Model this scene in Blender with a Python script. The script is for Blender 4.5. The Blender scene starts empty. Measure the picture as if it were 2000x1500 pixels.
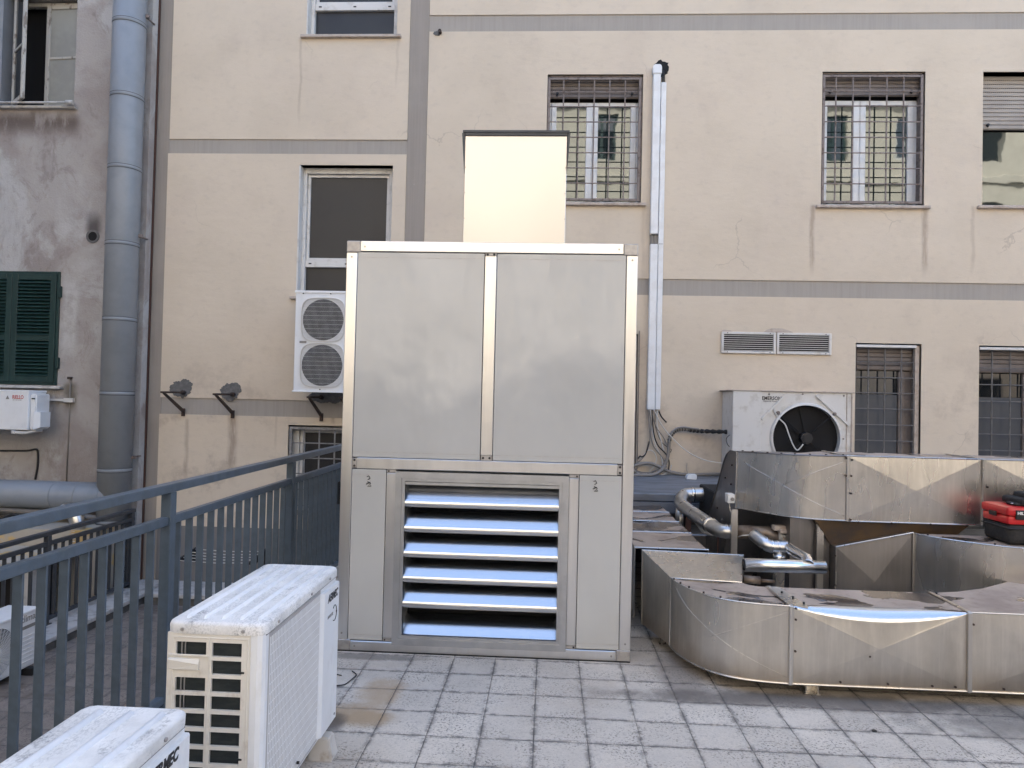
import bpy, bmesh, math, random
from mathutils import Vector, Matrix
random.seed(7)
S = bpy.context.scene
C = S.collection
R = math.radians

# ------------------------------------------------------------------ camera
CAMZ = 1.585
def cam_axes(yaw, pit, roll):
    f = Vector((-math.sin(yaw)*math.cos(pit), math.cos(yaw)*math.cos(pit), math.sin(pit)))
    r0 = Vector((math.cos(yaw), math.sin(yaw), 0)); u0 = r0.cross(f)
    return math.cos(roll)*r0+math.sin(roll)*u0, -math.sin(roll)*r0+math.cos(roll)*u0, f
cr, cu, cf = cam_axes(R(2.968), R(1.094), R(1.294))
cd = bpy.data.cameras.new('camera'); cam = bpy.data.objects.new('camera', cd); C.objects.link(cam)
cam.matrix_world = Matrix(((cr.x, cu.x, -cf.x, 0), (cr.y, cu.y, -cf.y, 0), (cr.z, cu.z, -cf.z, CAMZ), (0, 0, 0, 1)))
cd.sensor_width = 36; cd.lens = 1387/2000*36; cd.clip_end = 500; cd.clip_start = .05
S.camera = cam
def at(px, py, Y):
    """world point on the plane at depth Y that is seen at photo pixel px, py"""
    v = (px-1000)/1387*cr-(py-750)/1387*cu+cf
    v = v*(Y/v.y)
    return Vector((v.x, Y, v.z+CAMZ))

# ------------------------------------------------------------------ light
SUN_EL, SUN_AZ = R(40), R(-14)         # sun stands behind the cream building, a little to the left
w = bpy.data.worlds.new("World"); S.world = w; w.use_nodes = True
nt = w.node_tree; bgn = nt.nodes['Background']
sk = nt.nodes.new('ShaderNodeTexSky'); sk.sky_type = 'NISHITA'; sk.sun_disc = False
sk.sun_elevation = SUN_EL; sk.sun_rotation = SUN_AZ; sk.air_density = 1.0; sk.dust_density = 2.5; sk.ozone_density = .8
nt.links.new(sk.outputs[0], bgn.inputs[0]); bgn.inputs[1].default_value = .15
sl = bpy.data.lights.new('sun', 'SUN'); sl.energy = 2.5; sl.angle = R(.5); sl.color = (1, .95, .87)
so = bpy.data.objects.new('sun', sl); C.objects.link(so)
sd = Vector((math.sin(SUN_AZ)*math.cos(SUN_EL), math.cos(SUN_AZ)*math.cos(SUN_EL), math.sin(SUN_EL)))
so.rotation_euler = sd.to_track_quat('Z', 'Y').to_euler(); so.location = (0, 30, 30)
S.view_settings.view_transform = 'Standard'; S.view_settings.look = 'None'
S.view_settings.exposure = 2.38; S.view_settings.gamma = 1
S.cycles.max_bounces = 10; S.cycles.diffuse_bounces = 5; S.cycles.glossy_bounces = 6
S.cycles.use_denoising = True; S.cycles.sample_clamp_indirect = 8

# ------------------------------------------------------------------ node helpers
class N:
    def __init__(s, name):
        s.m = bpy.data.materials.new(name); s.m.use_nodes = True; s.t = s.m.node_tree
        s.b = s.t.nodes['Principled BSDF']; s.tc = s.n('ShaderNodeTexCoord')
    def n(s, ty, **k):
        x = s.t.nodes.new(ty)
        for a, v in k.items(): setattr(x, a, v)
        return x
    def l(s, a, b): s.t.links.new(a, b)
    def mapc(s, scale=(1, 1, 1), loc=(0, 0, 0), src='Object'):
        mp = s.n('ShaderNodeMapping'); mp.inputs['Scale'].default_value = scale; mp.inputs['Location'].default_value = loc
        s.l(s.tc.outputs[src], mp.inputs[0]); return mp.outputs[0]
    def noise(s, scale=5, detail=4, rough=.55, mscale=(1, 1, 1), loc=(0, 0, 0), dist=0, vec=None):
        x = s.n('ShaderNodeTexNoise'); x.inputs['Scale'].default_value = scale; x.inputs['Detail'].default_value = detail
        x.inputs['Roughness'].default_value = rough; x.inputs['Distortion'].default_value = dist
        s.l(vec if vec is not None else s.mapc(mscale, loc), x.inputs['Vector']); return x.outputs['Fac']
    def ramp(s, fac, a, b, va=0., vb=1.):
        x = s.n('ShaderNodeMapRange'); x.inputs['From Min'].default_value = a; x.inputs['From Max'].default_value = b
        x.inputs['To Min'].default_value = va; x.inputs['To Max'].default_value = vb
        x.interpolation_type = 'SMOOTHSTEP'; s.l(fac, x.inputs['Value']); return x.outputs[0]
    def math(s, op, a, b=None, clamp=False):
        x = s.n('ShaderNodeMath', operation=op, use_clamp=clamp)
        for i, v in enumerate((a, b)):
            if v is None: continue
            if isinstance(v, (int, float)): x.inputs[i].default_value = v
            else: s.l(v, x.inputs[i])
        return x.outputs[0]
    def mix(s, fac, a, b):
        x = s.n('ShaderNodeMix', data_type='RGBA')
        for inp, v in ((x.inputs['Factor'], fac), (x.inputs[6], a), (x.inputs[7], b)):
            if isinstance(v, (int, float)): inp.default_value = v
            elif isinstance(v, tuple): inp.default_value = (*v, 1)
            else: s.l(v, inp)
        return x.outputs[2]
    def xyz(s):
        x = s.n('ShaderNodeSeparateXYZ'); s.l(s.tc.outputs['Object'], x.inputs[0]); return x.outputs
    def bump(s, h, strength=.3, dist=.01):
        x = s.n('ShaderNodeBump'); x.inputs['Strength'].default_value = strength; x.inputs['Distance'].default_value = dist
        s.l(h, x.inputs['Height']); s.l(x.outputs[0], s.b.inputs['Normal']); return x
    def set(s, col=None, rough=None, metal=None, ior=None, spec=None):
        for k, v in (('Base Color', col), ('Roughness', rough), ('Metallic', metal), ('IOR', ior), ('Specular IOR Level', spec)):
            if v is None: continue
            if isinstance(v, (int, float)): s.b.inputs[k].default_value = v
            elif isinstance(v, tuple): s.b.inputs[k].default_value = (*v, 1)
            else: s.l(v, s.b.inputs[k])
        return s.m

def simple(name, col, rough=.5, metal=0., col2=None, scale=6, ms=(1, 1, 1), bs=0., bscale=40, ior=None, lo=.4, hi=.65, rv=0.):
    k = N(name)
    c = col
    if col2: c = k.mix(k.ramp(k.noise(scale, 5, .6, ms), lo, hi), col, col2)
    r = rough
    if rv: r = k.ramp(k.noise(scale*1.7, 4, .6, ms, (3, 1, 2)), .3, .7, rough-rv, rough+rv)
    if bs: k.bump(k.noise(bscale, 3, .6, ms), bs, .004)
    return k.set(c, r, metal, ior)

M = {}
# cream painted render, rain streaks under the sills, faint cracks
def cream():
    k = N('cream_render')
    base = k.mix(k.ramp(k.noise(1.1, 5, .6), .35, .7), (.635, .54, .425), (.595, .505, .395))
    base = k.mix(k.math('MULTIPLY', k.ramp(k.noise(.7, 4, .6, (1, 1, 1), (4, 2, 7)), .5, .75), .55), base, (.585, .49, .40))
    fine = k.noise(9, 5, .65, (1, 1, 1.6))
    base = k.mix(k.math('MULTIPLY', k.ramp(fine, .5, .75), .22), base, (.44, .37, .31))
    o = k.xyz(); wob = k.math('MULTIPLY', k.math('SUBTRACT', k.noise(3, 3, .6), .5), .07)
    xx = k.math('ADD', o[0], wob)
    tot = None
    for x0, zt, zb, wd, st in ((3.17, 4.0, 3.1, .05, .8), (4.50, 4.0, 3.1, .06, .75), (5.06, 4.0, 3.1, .04, .4), (1.13, 3.98, 2.9, .04, .3),
                               (-3.24, 6.1, 4.9, .03, .45), (-2.0, 6.1, 5.4, .03, .25), (-4.58, 1.2, .3, .05, .55), (-3.98, 1.3, .35, .10, .9),
                               (-3.42, 1.4, .8, .03, .3), (-2.7, 1.35, 1.18, .05, .6), (.0, 3.95, 3.3, .05, .3)):
        d = k.math('ABSOLUTE', k.math('SUBTRACT', xx, x0))
        m = k.math('MULTIPLY', k.ramp(d, wd*.1, wd*.9, 1, 0), k.ramp(o[2], zb, zb+(zt-zb)*.35, 0, st*.8))
        m = k.math('MULTIPLY', m, k.ramp(o[2], zt, zt+.04, 1, 0))
        tot = m if tot is None else k.math('MAXIMUM', tot, m)
    tot = k.math('MULTIPLY', tot, k.ramp(k.noise(14, 4, .6, (3, 1, .5)), .25, .6, .5, 1))
    base = k.mix(tot, base, (.30, .225, .17))
    # soft soot smudges low on the wall
    sm = k.math('MULTIPLY', k.ramp(k.noise(1.6, 6, .7, (1, 1, 1), (9, 0, 3)), .50, .70), k.ramp(o[2], .9, 2.6, .6, .12))
    base = k.mix(sm, base, (.33, .26, .21))
    v = k.n('ShaderNodeTexVoronoi', feature='DISTANCE_TO_EDGE'); v.inputs['Scale'].default_value = .8
    nn = k.n('ShaderNodeTexNoise'); nn.inputs['Scale'].default_value = 2.5; nn.inputs['Detail'].default_value = 6
    vm = k.n('ShaderNodeVectorMath', operation='MULTIPLY_ADD'); k.l(nn.outputs['Color'], vm.inputs[0]); vm.inputs[1].default_value = (.5, .5, .5)
    k.l(k.tc.outputs['Object'], vm.inputs[2]); k.l(k.tc.outputs['Object'], nn.inputs['Vector']); k.l(vm.outputs[0], v.inputs['Vector'])
    cr_ = k.math('MULTIPLY', k.ramp(v.outputs['Distance'], .001, .006, 1, 0), k.ramp(k.noise(.8, 2, .5, (1, 1, 1), (5, 5, 1)), .55, .65))
    base = k.mix(k.math('MULTIPLY', cr_, .35), base, (.28, .23, .19))
    h = k.math('ADD', k.math('MULTIPLY', k.noise(60, 4, .65), .35), k.math('MULTIPLY', k.noise(5, 3, .5, (1, 1, 2)), 1.0))
    k.bump(h, .45, .008)
    return k.set(base, .85)
M['cream'] = cream()
def band(name, c1, c2, c3):
    k = N(name)
    b = k.mix(k.ramp(k.noise(30, 3, .6, (1.2, 1, .04)), .35, .7), c1, c2)
    b = k.mix(k.math('MULTIPLY', k.ramp(k.noise(1.3, 5, .6), .45, .7), .7), b, c3)
    b = k.mix(k.ramp(k.noise(7, 5, .7), .68, .78, 0, .5), b, (.46, .43, .40))
    k.bump(k.noise(70, 4, .6), .4, .004)
    return k.set(b, .85)
M['band'] = band('grey_band_paint', (.36, .325, .285), (.33, .297, .26), (.385, .345, .30))
M['pilaster'] = band('taupe_paint', (.31, .272, .236), (.285, .25, .216), (.335, .298, .258))
M['base_grey'] = band('grey_base_paint', (.20, .19, .188), (.17, .165, .165), (.15, .135, .125))
def plaster():
    k = N('old_stained_plaster')
    a = k.mix(k.ramp(k.noise(1.2, 6, .62, dist=.4), .38, .62), (.385, .355, .33), (.30, .262, .24))
    a = k.mix(k.ramp(k.noise(.9, 6, .65, (1, 1, .7), (3, 3, 1), .6), .48, .60, 0, .9), a, (.46, .445, .43))
    a = k.mix(k.ramp(k.noise(3.1, 8, .75, (1, 1, .6), (1, 7, 2), .8), .54, .66, 0, .45), a, (.19, .15, .13))
    a = k.mix(k.ramp(k.noise(6, 6, .7, (1.6, 1, .25), (8, 1, 2)), .58, .74, 0, .6), a, (.42, .385, .345))
    a = k.mix(k.ramp(k.noise(18, 6, .75, (1, 1, 1), (2, 2, 2)), .63, .72, 0, .4), a, (.10, .08, .07))
    o = k.xyz()
    # pale lime bloom beside the shutters, dark soot over the vent hole
    px = k.math('ABSOLUTE', k.math('SUBTRACT', k.math('ADD', o[0], k.math('MULTIPLY', k.noise(4, 4), .12)), -5.99))
    m = k.math('MULTIPLY', k.ramp(px, .05, .14, 1, 0), k.math('MULTIPLY', k.ramp(o[2], 1.9, 2.2), k.ramp(o[2], 2.8, 3.05, 1, 0)))
    a = k.mix(k.math('MULTIPLY', m, k.ramp(k.noise(8, 5, .6), .35, .6, .2, .8)), a, (.50, .49, .47))
    vx = k.math('ABSOLUTE', k.math('SUBTRACT', o[0], -5.79))
    m = k.math('MULTIPLY', k.ramp(vx, .03, .14, 1, 0), k.math('MULTIPLY', k.ramp(o[2], 3.5, 3.58), k.ramp(o[2], 3.62, 3.9, 1, 0)))
    a = k.mix(k.math('MULTIPLY', m, .85), a, (.07, .06, .06))
    # bands of damp under the sills
    m = k.math('MULTIPLY', k.ramp(o[2], 4.7, 4.95), k.ramp(k.math('ADD', o[2], k.math('MULTIPLY', k.noise(5, 4), .15)), 5.05, 5.2, 1, 0))
    m = k.math('MULTIPLY', m, k.ramp(o[0], -6.1, -5.95, 1, 0))
    a = k.mix(k.math('MULTIPLY', m, k.ramp(k.noise(5, 6, .65, (1.5, 1, .5)), .35, .5, .3, .95)), a, (.13, .10, .085))
    dx = k.math('ABSOLUTE', k.math('SUBTRACT', k.math('ADD', o[0], k.math('MULTIPLY', k.noise(7, 4), .1)), -5.96))
    m = k.math('MULTIPLY', k.ramp(dx, .03, .12, 1, 0), k.math('MULTIPLY', k.ramp(o[2], 1.2, 1.45), k.ramp(o[2], 1.6, 1.68, 1, 0)))
    a = k.mix(k.math('MULTIPLY', m, .8), a, (.10, .085, .06))
    h = k.math('ADD', k.noise(3, 8, .7), k.math('MULTIPLY', k.noise(45, 5, .7), .4))
    k.bump(h, .7, .02)
    return k.set(a, .9)
M['plaster'] = plaster()

def tiles(name, ox, oy, c1, c2, dirt, dirtc, moss):
    k = N(name); o = k.xyz()
    wob = k.math('MULTIPLY', k.math('SUBTRACT', k.noise(18, 4, .7), .5), .008)
    ux = k.math('DIVIDE', k.math('ADD', k.math('ADD', o[0], wob), ox), .25); uy = k.math('DIVIDE', k.math('ADD', k.math('ADD', o[1], wob), oy), .25)
    fx = k.math('FRACT', ux); fy = k.math('FRACT', uy)
    dx = k.math('SUBTRACT', .5, k.math('ABSOLUTE', k.math('SUBTRACT', fx, .5))); dy = k.math('SUBTRACT', .5, k.math('ABSOLUTE', k.math('SUBTRACT', fy, .5)))
    d = k.math('MINIMUM', dx, dy)
    cmb = k.n('ShaderNodeCombineXYZ'); k.l(k.math('FLOOR', ux), cmb.inputs[0]); k.l(k.math('FLOOR', uy), cmb.inputs[1])
    wn = k.n('ShaderNodeTexWhiteNoise', noise_dimensions='3D'); k.l(cmb.outputs[0], wn.inputs['Vector'])
    # some joints are open and dark, others nearly closed
    cj = k.n('ShaderNodeCombineXYZ'); k.l(k.math('FLOOR', k.math('ADD', ux, .5)), cj.inputs[0]); cj.inputs[1].default_value = 3.3
    wj = k.n('ShaderNodeTexWhiteNoise', noise_dimensions='3D'); k.l(cj.outputs[0], wj.inputs['Vector'])
    cj2 = k.n('ShaderNodeCombineXYZ'); k.l(k.math('FLOOR', k.math('ADD', uy, .5)), cj2.inputs[0]); cj2.inputs[1].default_value = 9.3
    wj2 = k.n('ShaderNodeTexWhiteNoise', noise_dimensions='3D'); k.l(cj2.outputs[0], wj2.inputs['Vector'])
    wid = k.math('ADD', .001, k.math('MULTIPLY', k.noise(3.5, 4, .6, (1, 1, 1), (4, 4, 0)), .014))
    wx = k.math('MULTIPLY', wid, k.math('ADD', .45, wj.outputs['Value'])); wy = k.math('MULTIPLY', wid, k.math('ADD', .45, wj2.outputs['Value']))
    g = k.math('MAXIMUM', k.math('LESS_THAN', dx, wx), k.math('LESS_THAN', dy, wy))
    gs = k.math('MAXIMUM', k.ramp(k.math('DIVIDE', dx, wx), .6, 1.6, 1, 0), k.ramp(k.math('DIVIDE', dy, wy), .6, 1.6, 1, 0))
    col = k.mix(wn.outputs['Value'], c1, c2)
    col = k.mix(k.ramp(k.noise(2.2, 6, .65), .4, .7, 0, .6), col, tuple(v*.82 for v in c2))
    # granite-like speckle
    sp = k.noise(160, 3, .7)
    col = k.mix(k.ramp(sp, .56, .66, 0, .45), col, tuple(v*.45 for v in c1))
    col = k.mix(k.ramp(k.noise(130, 3, .7, (1, 1, 1), (5, 5, 5)), .6, .7, 0, .5), col, tuple(min(1, v*1.5) for v in c1))
    col = k.mix(k.ramp(k.noise(26, 6, .75, (1, 1, 1), (8, 8, 0)), .5, .72, 0, .45), col, tuple(v*.5 for v in c2))
    # lichen grains clustered in patches
    cl = k.ramp(k.noise(3.4, 6, .7, (1, 1, 1), (7, 3, 0)), .42, .62, .15, 1)
    gr = k.ramp(k.noise(75, 4, .75, (1, 1, 1), (2, 9, 0)), .52, .60)
    col = k.mix(k.math('MULTIPLY', k.math('MULTIPLY', cl, gr), moss), col, (.06, .058, .055))
    # dirt held along the joints
    ed = k.math('MULTIPLY', k.ramp(d, .0, .12, 1, 0), k.ramp(k.noise(16, 6, .75, (1, 1, 1), (1, 5, 0)), .42, .58))
    col = k.mix(k.math('MULTIPLY', ed, .75), col, (.11, .10, .095))
    col = k.mix(k.math('MULTIPLY', k.ramp(k.noise(1.3, 6, .65, (1, 1, 1), (11, 3, 0)), .5, .66), dirt), col, dirtc)
    if moss < .95:
        # ochre rust run-off by the condenser foot
        def spot(cx, cy, rx, ry, st, cc, c):
            a = k.math('DIVIDE', k.math('SUBTRACT', o[0], cx), rx); b = k.math('DIVIDE', k.math('SUBTRACT', o[1], cy), ry)
            r2 = k.math('ADD', k.math('MULTIPLY', a, a), k.math('MULTIPLY', b, b))
            r2 = k.math('ADD', r2, k.math('MULTIPLY', k.math('SUBTRACT', k.noise(6, 5, .65, (1, 1, 1), (cx, cy, 0)), .5), 2.4))
            return k.mix(k.math('MULTIPLY', k.ramp(r2, .1, 1.6, 1, 0), st), c, cc)
        col = spot(-.92, 3.50, .20, .13, .9, (.36, .255, .15), col)
        col = spot(-.86, 3.77, .12, .20, .85, (.38, .28, .18), col)
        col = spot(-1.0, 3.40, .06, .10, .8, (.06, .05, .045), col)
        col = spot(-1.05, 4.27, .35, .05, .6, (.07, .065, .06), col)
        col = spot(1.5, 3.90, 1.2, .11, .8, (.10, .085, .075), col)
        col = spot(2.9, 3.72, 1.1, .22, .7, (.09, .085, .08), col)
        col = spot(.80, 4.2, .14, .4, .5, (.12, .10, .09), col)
    col = k.mix(k.math('MULTIPLY', gs, k.ramp(k.noise(7, 4, .6, (1, 1, 1), (6, 2, 0)), .35, .6, .3, .95)), col, (.075, .07, .066))
    h = k.math('ADD', k.math('MULTIPLY', k.ramp(d, .0, .03), 1.0), k.math('ADD', k.math('MULTIPLY', sp, .25), k.math('MULTIPLY', wn.outputs['Value'], .35)))
    k.bump(h, .8, .005)
    return k.set(col, k.ramp(k.noise(5, 4), .3, .7, .62, .85))
M['tile'] = tiles('concrete_tile', .036, -.07, (.61, .55, .475), (.50, .45, .39), .5, (.40, .34, .28), .84)
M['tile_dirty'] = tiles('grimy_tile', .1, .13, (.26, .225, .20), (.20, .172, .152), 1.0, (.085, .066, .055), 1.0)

def sheet(name, tint, rough, stain=.35, streak=True, wav=.17, dark=(.30, .27, .24), grime=0.):
    """weathered galvanised sheet"""
    k = N(name)
    a = k.mix(k.ramp(k.noise(2.2, 5, .6), .35, .7), tint, tuple(v*.82 for v in tint))
    a = k.mix(k.math('MULTIPLY', k.ramp(k.noise(38, 3, .6, (1, 1, .05)), .42, .7), .35), a, tuple(min(1, v*1.2) for v in tint))
    a = k.mix(k.math('MULTIPLY', k.ramp(k.noise(5, 6, .7, (1, 1, .35), (4, 1, 2)), .42, .8), stain), a, dark)
    if grime:
        o = k.xyz()
        a = k.mix(k.math('MULTIPLY', k.ramp(k.math('ADD', o[2], k.math('MULTIPLY', k.noise(5, 5, .7, (1, 1, .4)), .16)), .10, .30, 1, 0), grime), a, (.30, .22, .14))
    r = k.ramp(k.noise(6, 3, .5, (1, 1, .3), (2, 2, 5)), .25, .75, rough-.05, rough+.08)
    h = k.math('ADD', k.math('MULTIPLY', k.noise(2.6, 2, .4, (1, 1, .6)), 1.0), k.math('MULTIPLY', k.noise(90, 2, .5, (1, 1, .03)), .02))
    k.bump(h, wav, .03)
    return k.set(a, r, k.ramp(k.noise(3, 3, .5, (1, 1, .35), (4, 1, 2)), .4, .8, .95, .85))
M['duct'] = sheet('weathered_zinc_sheet', (.62, .58, .52), .32, .45, grime=.7)
M['duct_up'] = sheet('dull_zinc_sheet', (.60, .57, .53), .27, .35)
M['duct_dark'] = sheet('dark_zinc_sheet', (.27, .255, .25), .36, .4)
def grimy_top():
    k = N('grimy_zinc_top')
    a = k.mix(k.ramp(k.noise(3, 6, .65), .35, .65), (.43, .345, .28), (.31, .24, .195))
    pud = k.ramp(k.noise(2.3, 4, .5, (1, 1.6, 1), (3, 9, 0), .5), .54, .57)
    a = k.mix(k.ramp(k.noise(24, 5, .7), .5, .75, 0, .5), a, (.20, .16, .13))
    a = k.mix(pud, a, (.085, .065, .055))
    k.bump(k.math('ADD', k.noise(2.4, 2, .4), k.math('MULTIPLY', k.noise(40, 4, .6), .03)), .3, .03)
    return k.set(a, k.mix(pud, (.6, .6, .6), (.13, .13, .13)), .12)
M['duct_top'] = grimy_top()
M['alu'] = simple('mill_aluminium', (.74, .73, .72), .32, 1., (.71, .70, .69), 30, (1, 1, .04), .0, 60, rv=.03)
M['alu_h'] = simple('mill_aluminium_rail', (.74, .73, .72), .32, 1., (.70, .69, .68), 14, (1, 1, .1), .0, 60, rv=.03)
M['alu_corner'] = simple('cast_aluminium_corner', (.44, .42, .40), .5, .7, (.36, .34, .33), 25)
M['louvre'] = simple('louvre_aluminium', (.66, .66, .67), .24, 1., (.64, .65, .67), 20, (.06, 1, 1), .03, 40)
M['louvre_frame'] = simple('louvre_frame_aluminium', (.50, .505, .515), .38, .9, (.44, .445, .455), 8)
M['cowl'] = None
def cowl():
    k = N('bright_galvanised_duct')
    k.bump(k.noise(1.8, 2, .4, (1, 1, .5)), .35, .03)
    return k.set(k.mix(k.ramp(k.noise(.9, 2, .4, (1, 1, .5)), .35, .65), (.52, .51, .51), (.44, .435, .435)), .28, 1.)
M['cowl'] = cowl()
def panelp():
    k = N('light_grey_coated_panel')
    k.bump(k.noise(2.4, 3, .4, (1, 1, .6)), .8, .04)
    c = k.mix(k.ramp(k.noise(1.2, 4, .5), .35, .7), (.455, .455, .445), (.43, .43, .42))
    return k.set(c, .17, 0, 1.7)
M['panel'] = panelp()
def plastic(name, c, c2, c3, amt, topc=None):
    k = N(name)
    a = k.mix(k.ramp(k.noise(5, 5, .6), .4, .7), c, c2)
    a = k.mix(k.math('MULTIPLY', k.ramp(k.noise(16, 6, .7, (1, 1, .5), (3, 3, 3)), .52, .72), amt), a, c3)
    k.bump(k.noise(80, 3, .6), .05, .002)
    return k.set(a, .42)
M['white'] = plastic('white_enamel', (.74, .75, .76), (.70, .71, .72), (.45, .43, .40), .22)
M['aged'] = plastic('yellowed_enamel', (.70, .67, .61), (.66, .62, .555), (.34, .25, .17), .35)
def lidm():
    k = N('dusty_white_lid')
    a = k.mix(k.ramp(k.noise(6, 6, .65), .4, .66), (.74, .73, .71), (.62, .61, .59))
    a = k.mix(k.math('MULTIPLY', k.ramp(k.noise(150, 4, .8, (1, .5, 1)), .46, .6), k.ramp(k.noise(4, 4, .6, (2, 1, 1), (4, 0, 0)), .4, .6, .10, .65)), a, (.38, .38, .38))
    a = k.mix(k.math('MULTIPLY', k.ramp(k.noise(7, 5, .7, (2, .8, 1), (9, 9, 0)), .54, .7, 0, .8), k.ramp(k.noise(120, 3, .7, (1, 1, 1), (3, 9, 0)), .4, .55)), a, (.14, .14, .145))
    k.bump(k.noise(90, 4, .6), .12, .002)
    return k.set(a, .6)
M['lid'] = lidm()
M['rail'] = simple('slate_blue_paint', (.085, .112, .142), .36, 0, (.07, .092, .112), 12, bs=.08, bscale=60)
M['rail_dark'] = simple('dark_slate_paint', (.05, .055, .062), .5, 0, (.04, .043, .05), 12)
M['pvc'] = simple('white_pvc', (.72, .73, .74), .35, 0, (.66, .66, .66), 8)
M['pvc_old'] = simple('aged_white_frame', (.62, .60, .57), .5, 0, (.50, .47, .43), 9, lo=.5, hi=.72)
M['paint_old'] = simple('peeling_cream_paint', (.46, .44, .40), .65, 0, (.22, .19, .16), 16, (1, 1, .4), .3, 30, lo=.52, hi=.66)
M['glass'] = simple('window_glass', (.012, .014, .016), .03, 0, bs=.0, ior=1.95)
def wavy_glass():
    k = N('old_wavy_glass'); k.bump(k.noise(2.5, 2, .4), .06, .02)
    k.b.inputs['Specular Tint'].default_value = (.88, .96, .97, 1)
    return k.set((.012, .02, .02), .02, 0, 2.1)
M['glass_w'] = wavy_glass()
M['glass_grey'] = simple('smoked_window_panel', (.030, .029, .030), .35, 0, (.023, .022, .024), 1.5, ior=1.4)
M['film'] = simple('grey_window_film', (.075, .080, .090), .25, 0, (.065, .070, .080), 2)
M['glass_frost'] = simple('milky_panel', (.33, .33, .30), .4, 0, (.28, .28, .26), 3)
M['iron'] = simple('brown_painted_iron', (.19, .155, .14), .55, 0, (.10, .07, .055), 22, lo=.5, hi=.66, bs=.2, bscale=60)
M['iron_grey'] = simple('grey_painted_iron', (.24, .235, .235), .5, 0, (.17, .16, .15), 18)
M['shutter'] = simple('brown_roller_shutter', (.175, .145, .13), .6, 0, (.14, .115, .10), 5)
M['shutter_l'] = simple('beige_roller_shutter', (.36, .32, .28), .6, 0, (.32, .28, .245), 4)
M['green'] = simple('dark_green_paint', (.008, .030, .027), .45, 0, (.012, .040, .036), 10, (1, 1, .4))
M['pipe'] = simple('grey_blue_pipe_paint', (.235, .252, .274), .42, 0, (.21, .226, .246), 4, bs=.03, bscale=20)
M['pipe_seam'] = simple('dark_seam', (.07, .075, .08), .6)
M['black'] = simple('matt_black', (.012, .012, .013), .55)
M['void'] = simple('unlit_room', (.01, .009, .009), .9)
M['fins'] = simple('dark_coil_fins', (.018, .024, .026), .5, .3, (.03, .036, .036), 60, (.3, 1, 1))
M['stone'] = simple('travertine_sill', (.46, .39, .335), .7, 0, (.34, .27, .22), 14, lo=.45, hi=.7, bs=.2)
M['marble'] = simple('weathered_marble', (.50, .49, .48), .6, 0, (.30, .28, .26), 10, lo=.45, hi=.7, bs=.2)
M['concrete'] = simple('dark_damp_concrete', (.12, .115, .11), .8, 0, (.07, .068, .065), 6, lo=.35, hi=.65, bs=.5, bscale=25)
M['membrane'] = simple('slate_roof_membrane', (.17, .18, .20), .55, 0, (.11, .115, .125), 7, (.4, 1, 1), .4, 14)
M['cement'] = simple('raw_cement_patch', (.115, .112, .11), .9, 0, (.16, .155, .15), 20, bs=.7, bscale=40)
M['rust'] = simple('rusty_bracket', (.03, .02, .017), .7, 0, (.06, .035, .025), 30)
M['insul'] = simple('aluminium_pipe_cladding', (.60, .60, .60), .33, 1, (.50, .49, .48), 9, lo=.4, hi=.7, bs=.04, bscale=25, rv=.06)
M['insul_new'] = simple('new_aluminium_cladding', (.78, .78, .79), .22, 1, (.70, .70, .71), 12, bs=.03, bscale=40)
M['insul_dirty'] = simple('dirty_aluminium_cladding', (.34, .28, .23), .5, .55, (.16, .11, .08), 9, lo=.4, hi=.66, bs=.1, bscale=25)
M['red'] = simple('red_plastic', (.55, .018, .02), .35, 0, (.48, .015, .018), 8)
M['fabric'] = simple('black_padded_fabric', (.016, .015, .015), .8, 0, (.028, .026, .025), 60, bs=.5, bscale=120)
M['cable_w'] = simple('white_cable', (.55, .54, .52), .5)
M['cable_g'] = simple('grey_cable', (.22, .20, .18), .6)
M['cable_k'] = simple('black_cable', (.015, .014, .014), .6)
M['text_k'] = simple('black_lettering', (.01, .01, .012), .5)
M['text_r'] = simple('red_lettering', (.45, .03, .03), .5)
M['text_g'] = simple('grey_lettering', (.22, .21, .20), .5)
M['text_w'] = simple('white_lettering', (.75, .75, .75), .5)
M['copper'] = simple('red_primer_post', (.16, .075, .055), .6, 0, (.11, .05, .04), 15)
M['ochre'] = simple('ochre_plaster', (.40, .36, .30), .8, 0, (.55, .38, .15), 2.2, lo=.56, hi=.64)
M['side_wall'] = simple('added_house_render', (.40, .37, .34), .85, 0, (.35, .32, .30), 1.5)
M['grille_dark'] = simple('dark_grey_iron', (.13, .125, .125), .5, 0, (.09, .085, .08), 18)
M['added_band'] = simple('added_dark_band', (.13, .12, .11), .8, 0, (.10, .09, .085), 3)
M['facing'] = simple('sunlit_facing_render', (.64, .58, .48), .85, 0, (.58, .52, .43), 2)
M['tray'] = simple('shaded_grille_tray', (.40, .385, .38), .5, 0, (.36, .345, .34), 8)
M['foot'] = simple('cream_plastic_foot', (.55, .52, .48), .55, 0, (.38, .32, .26), 14, lo=.5, hi=.72)

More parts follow.
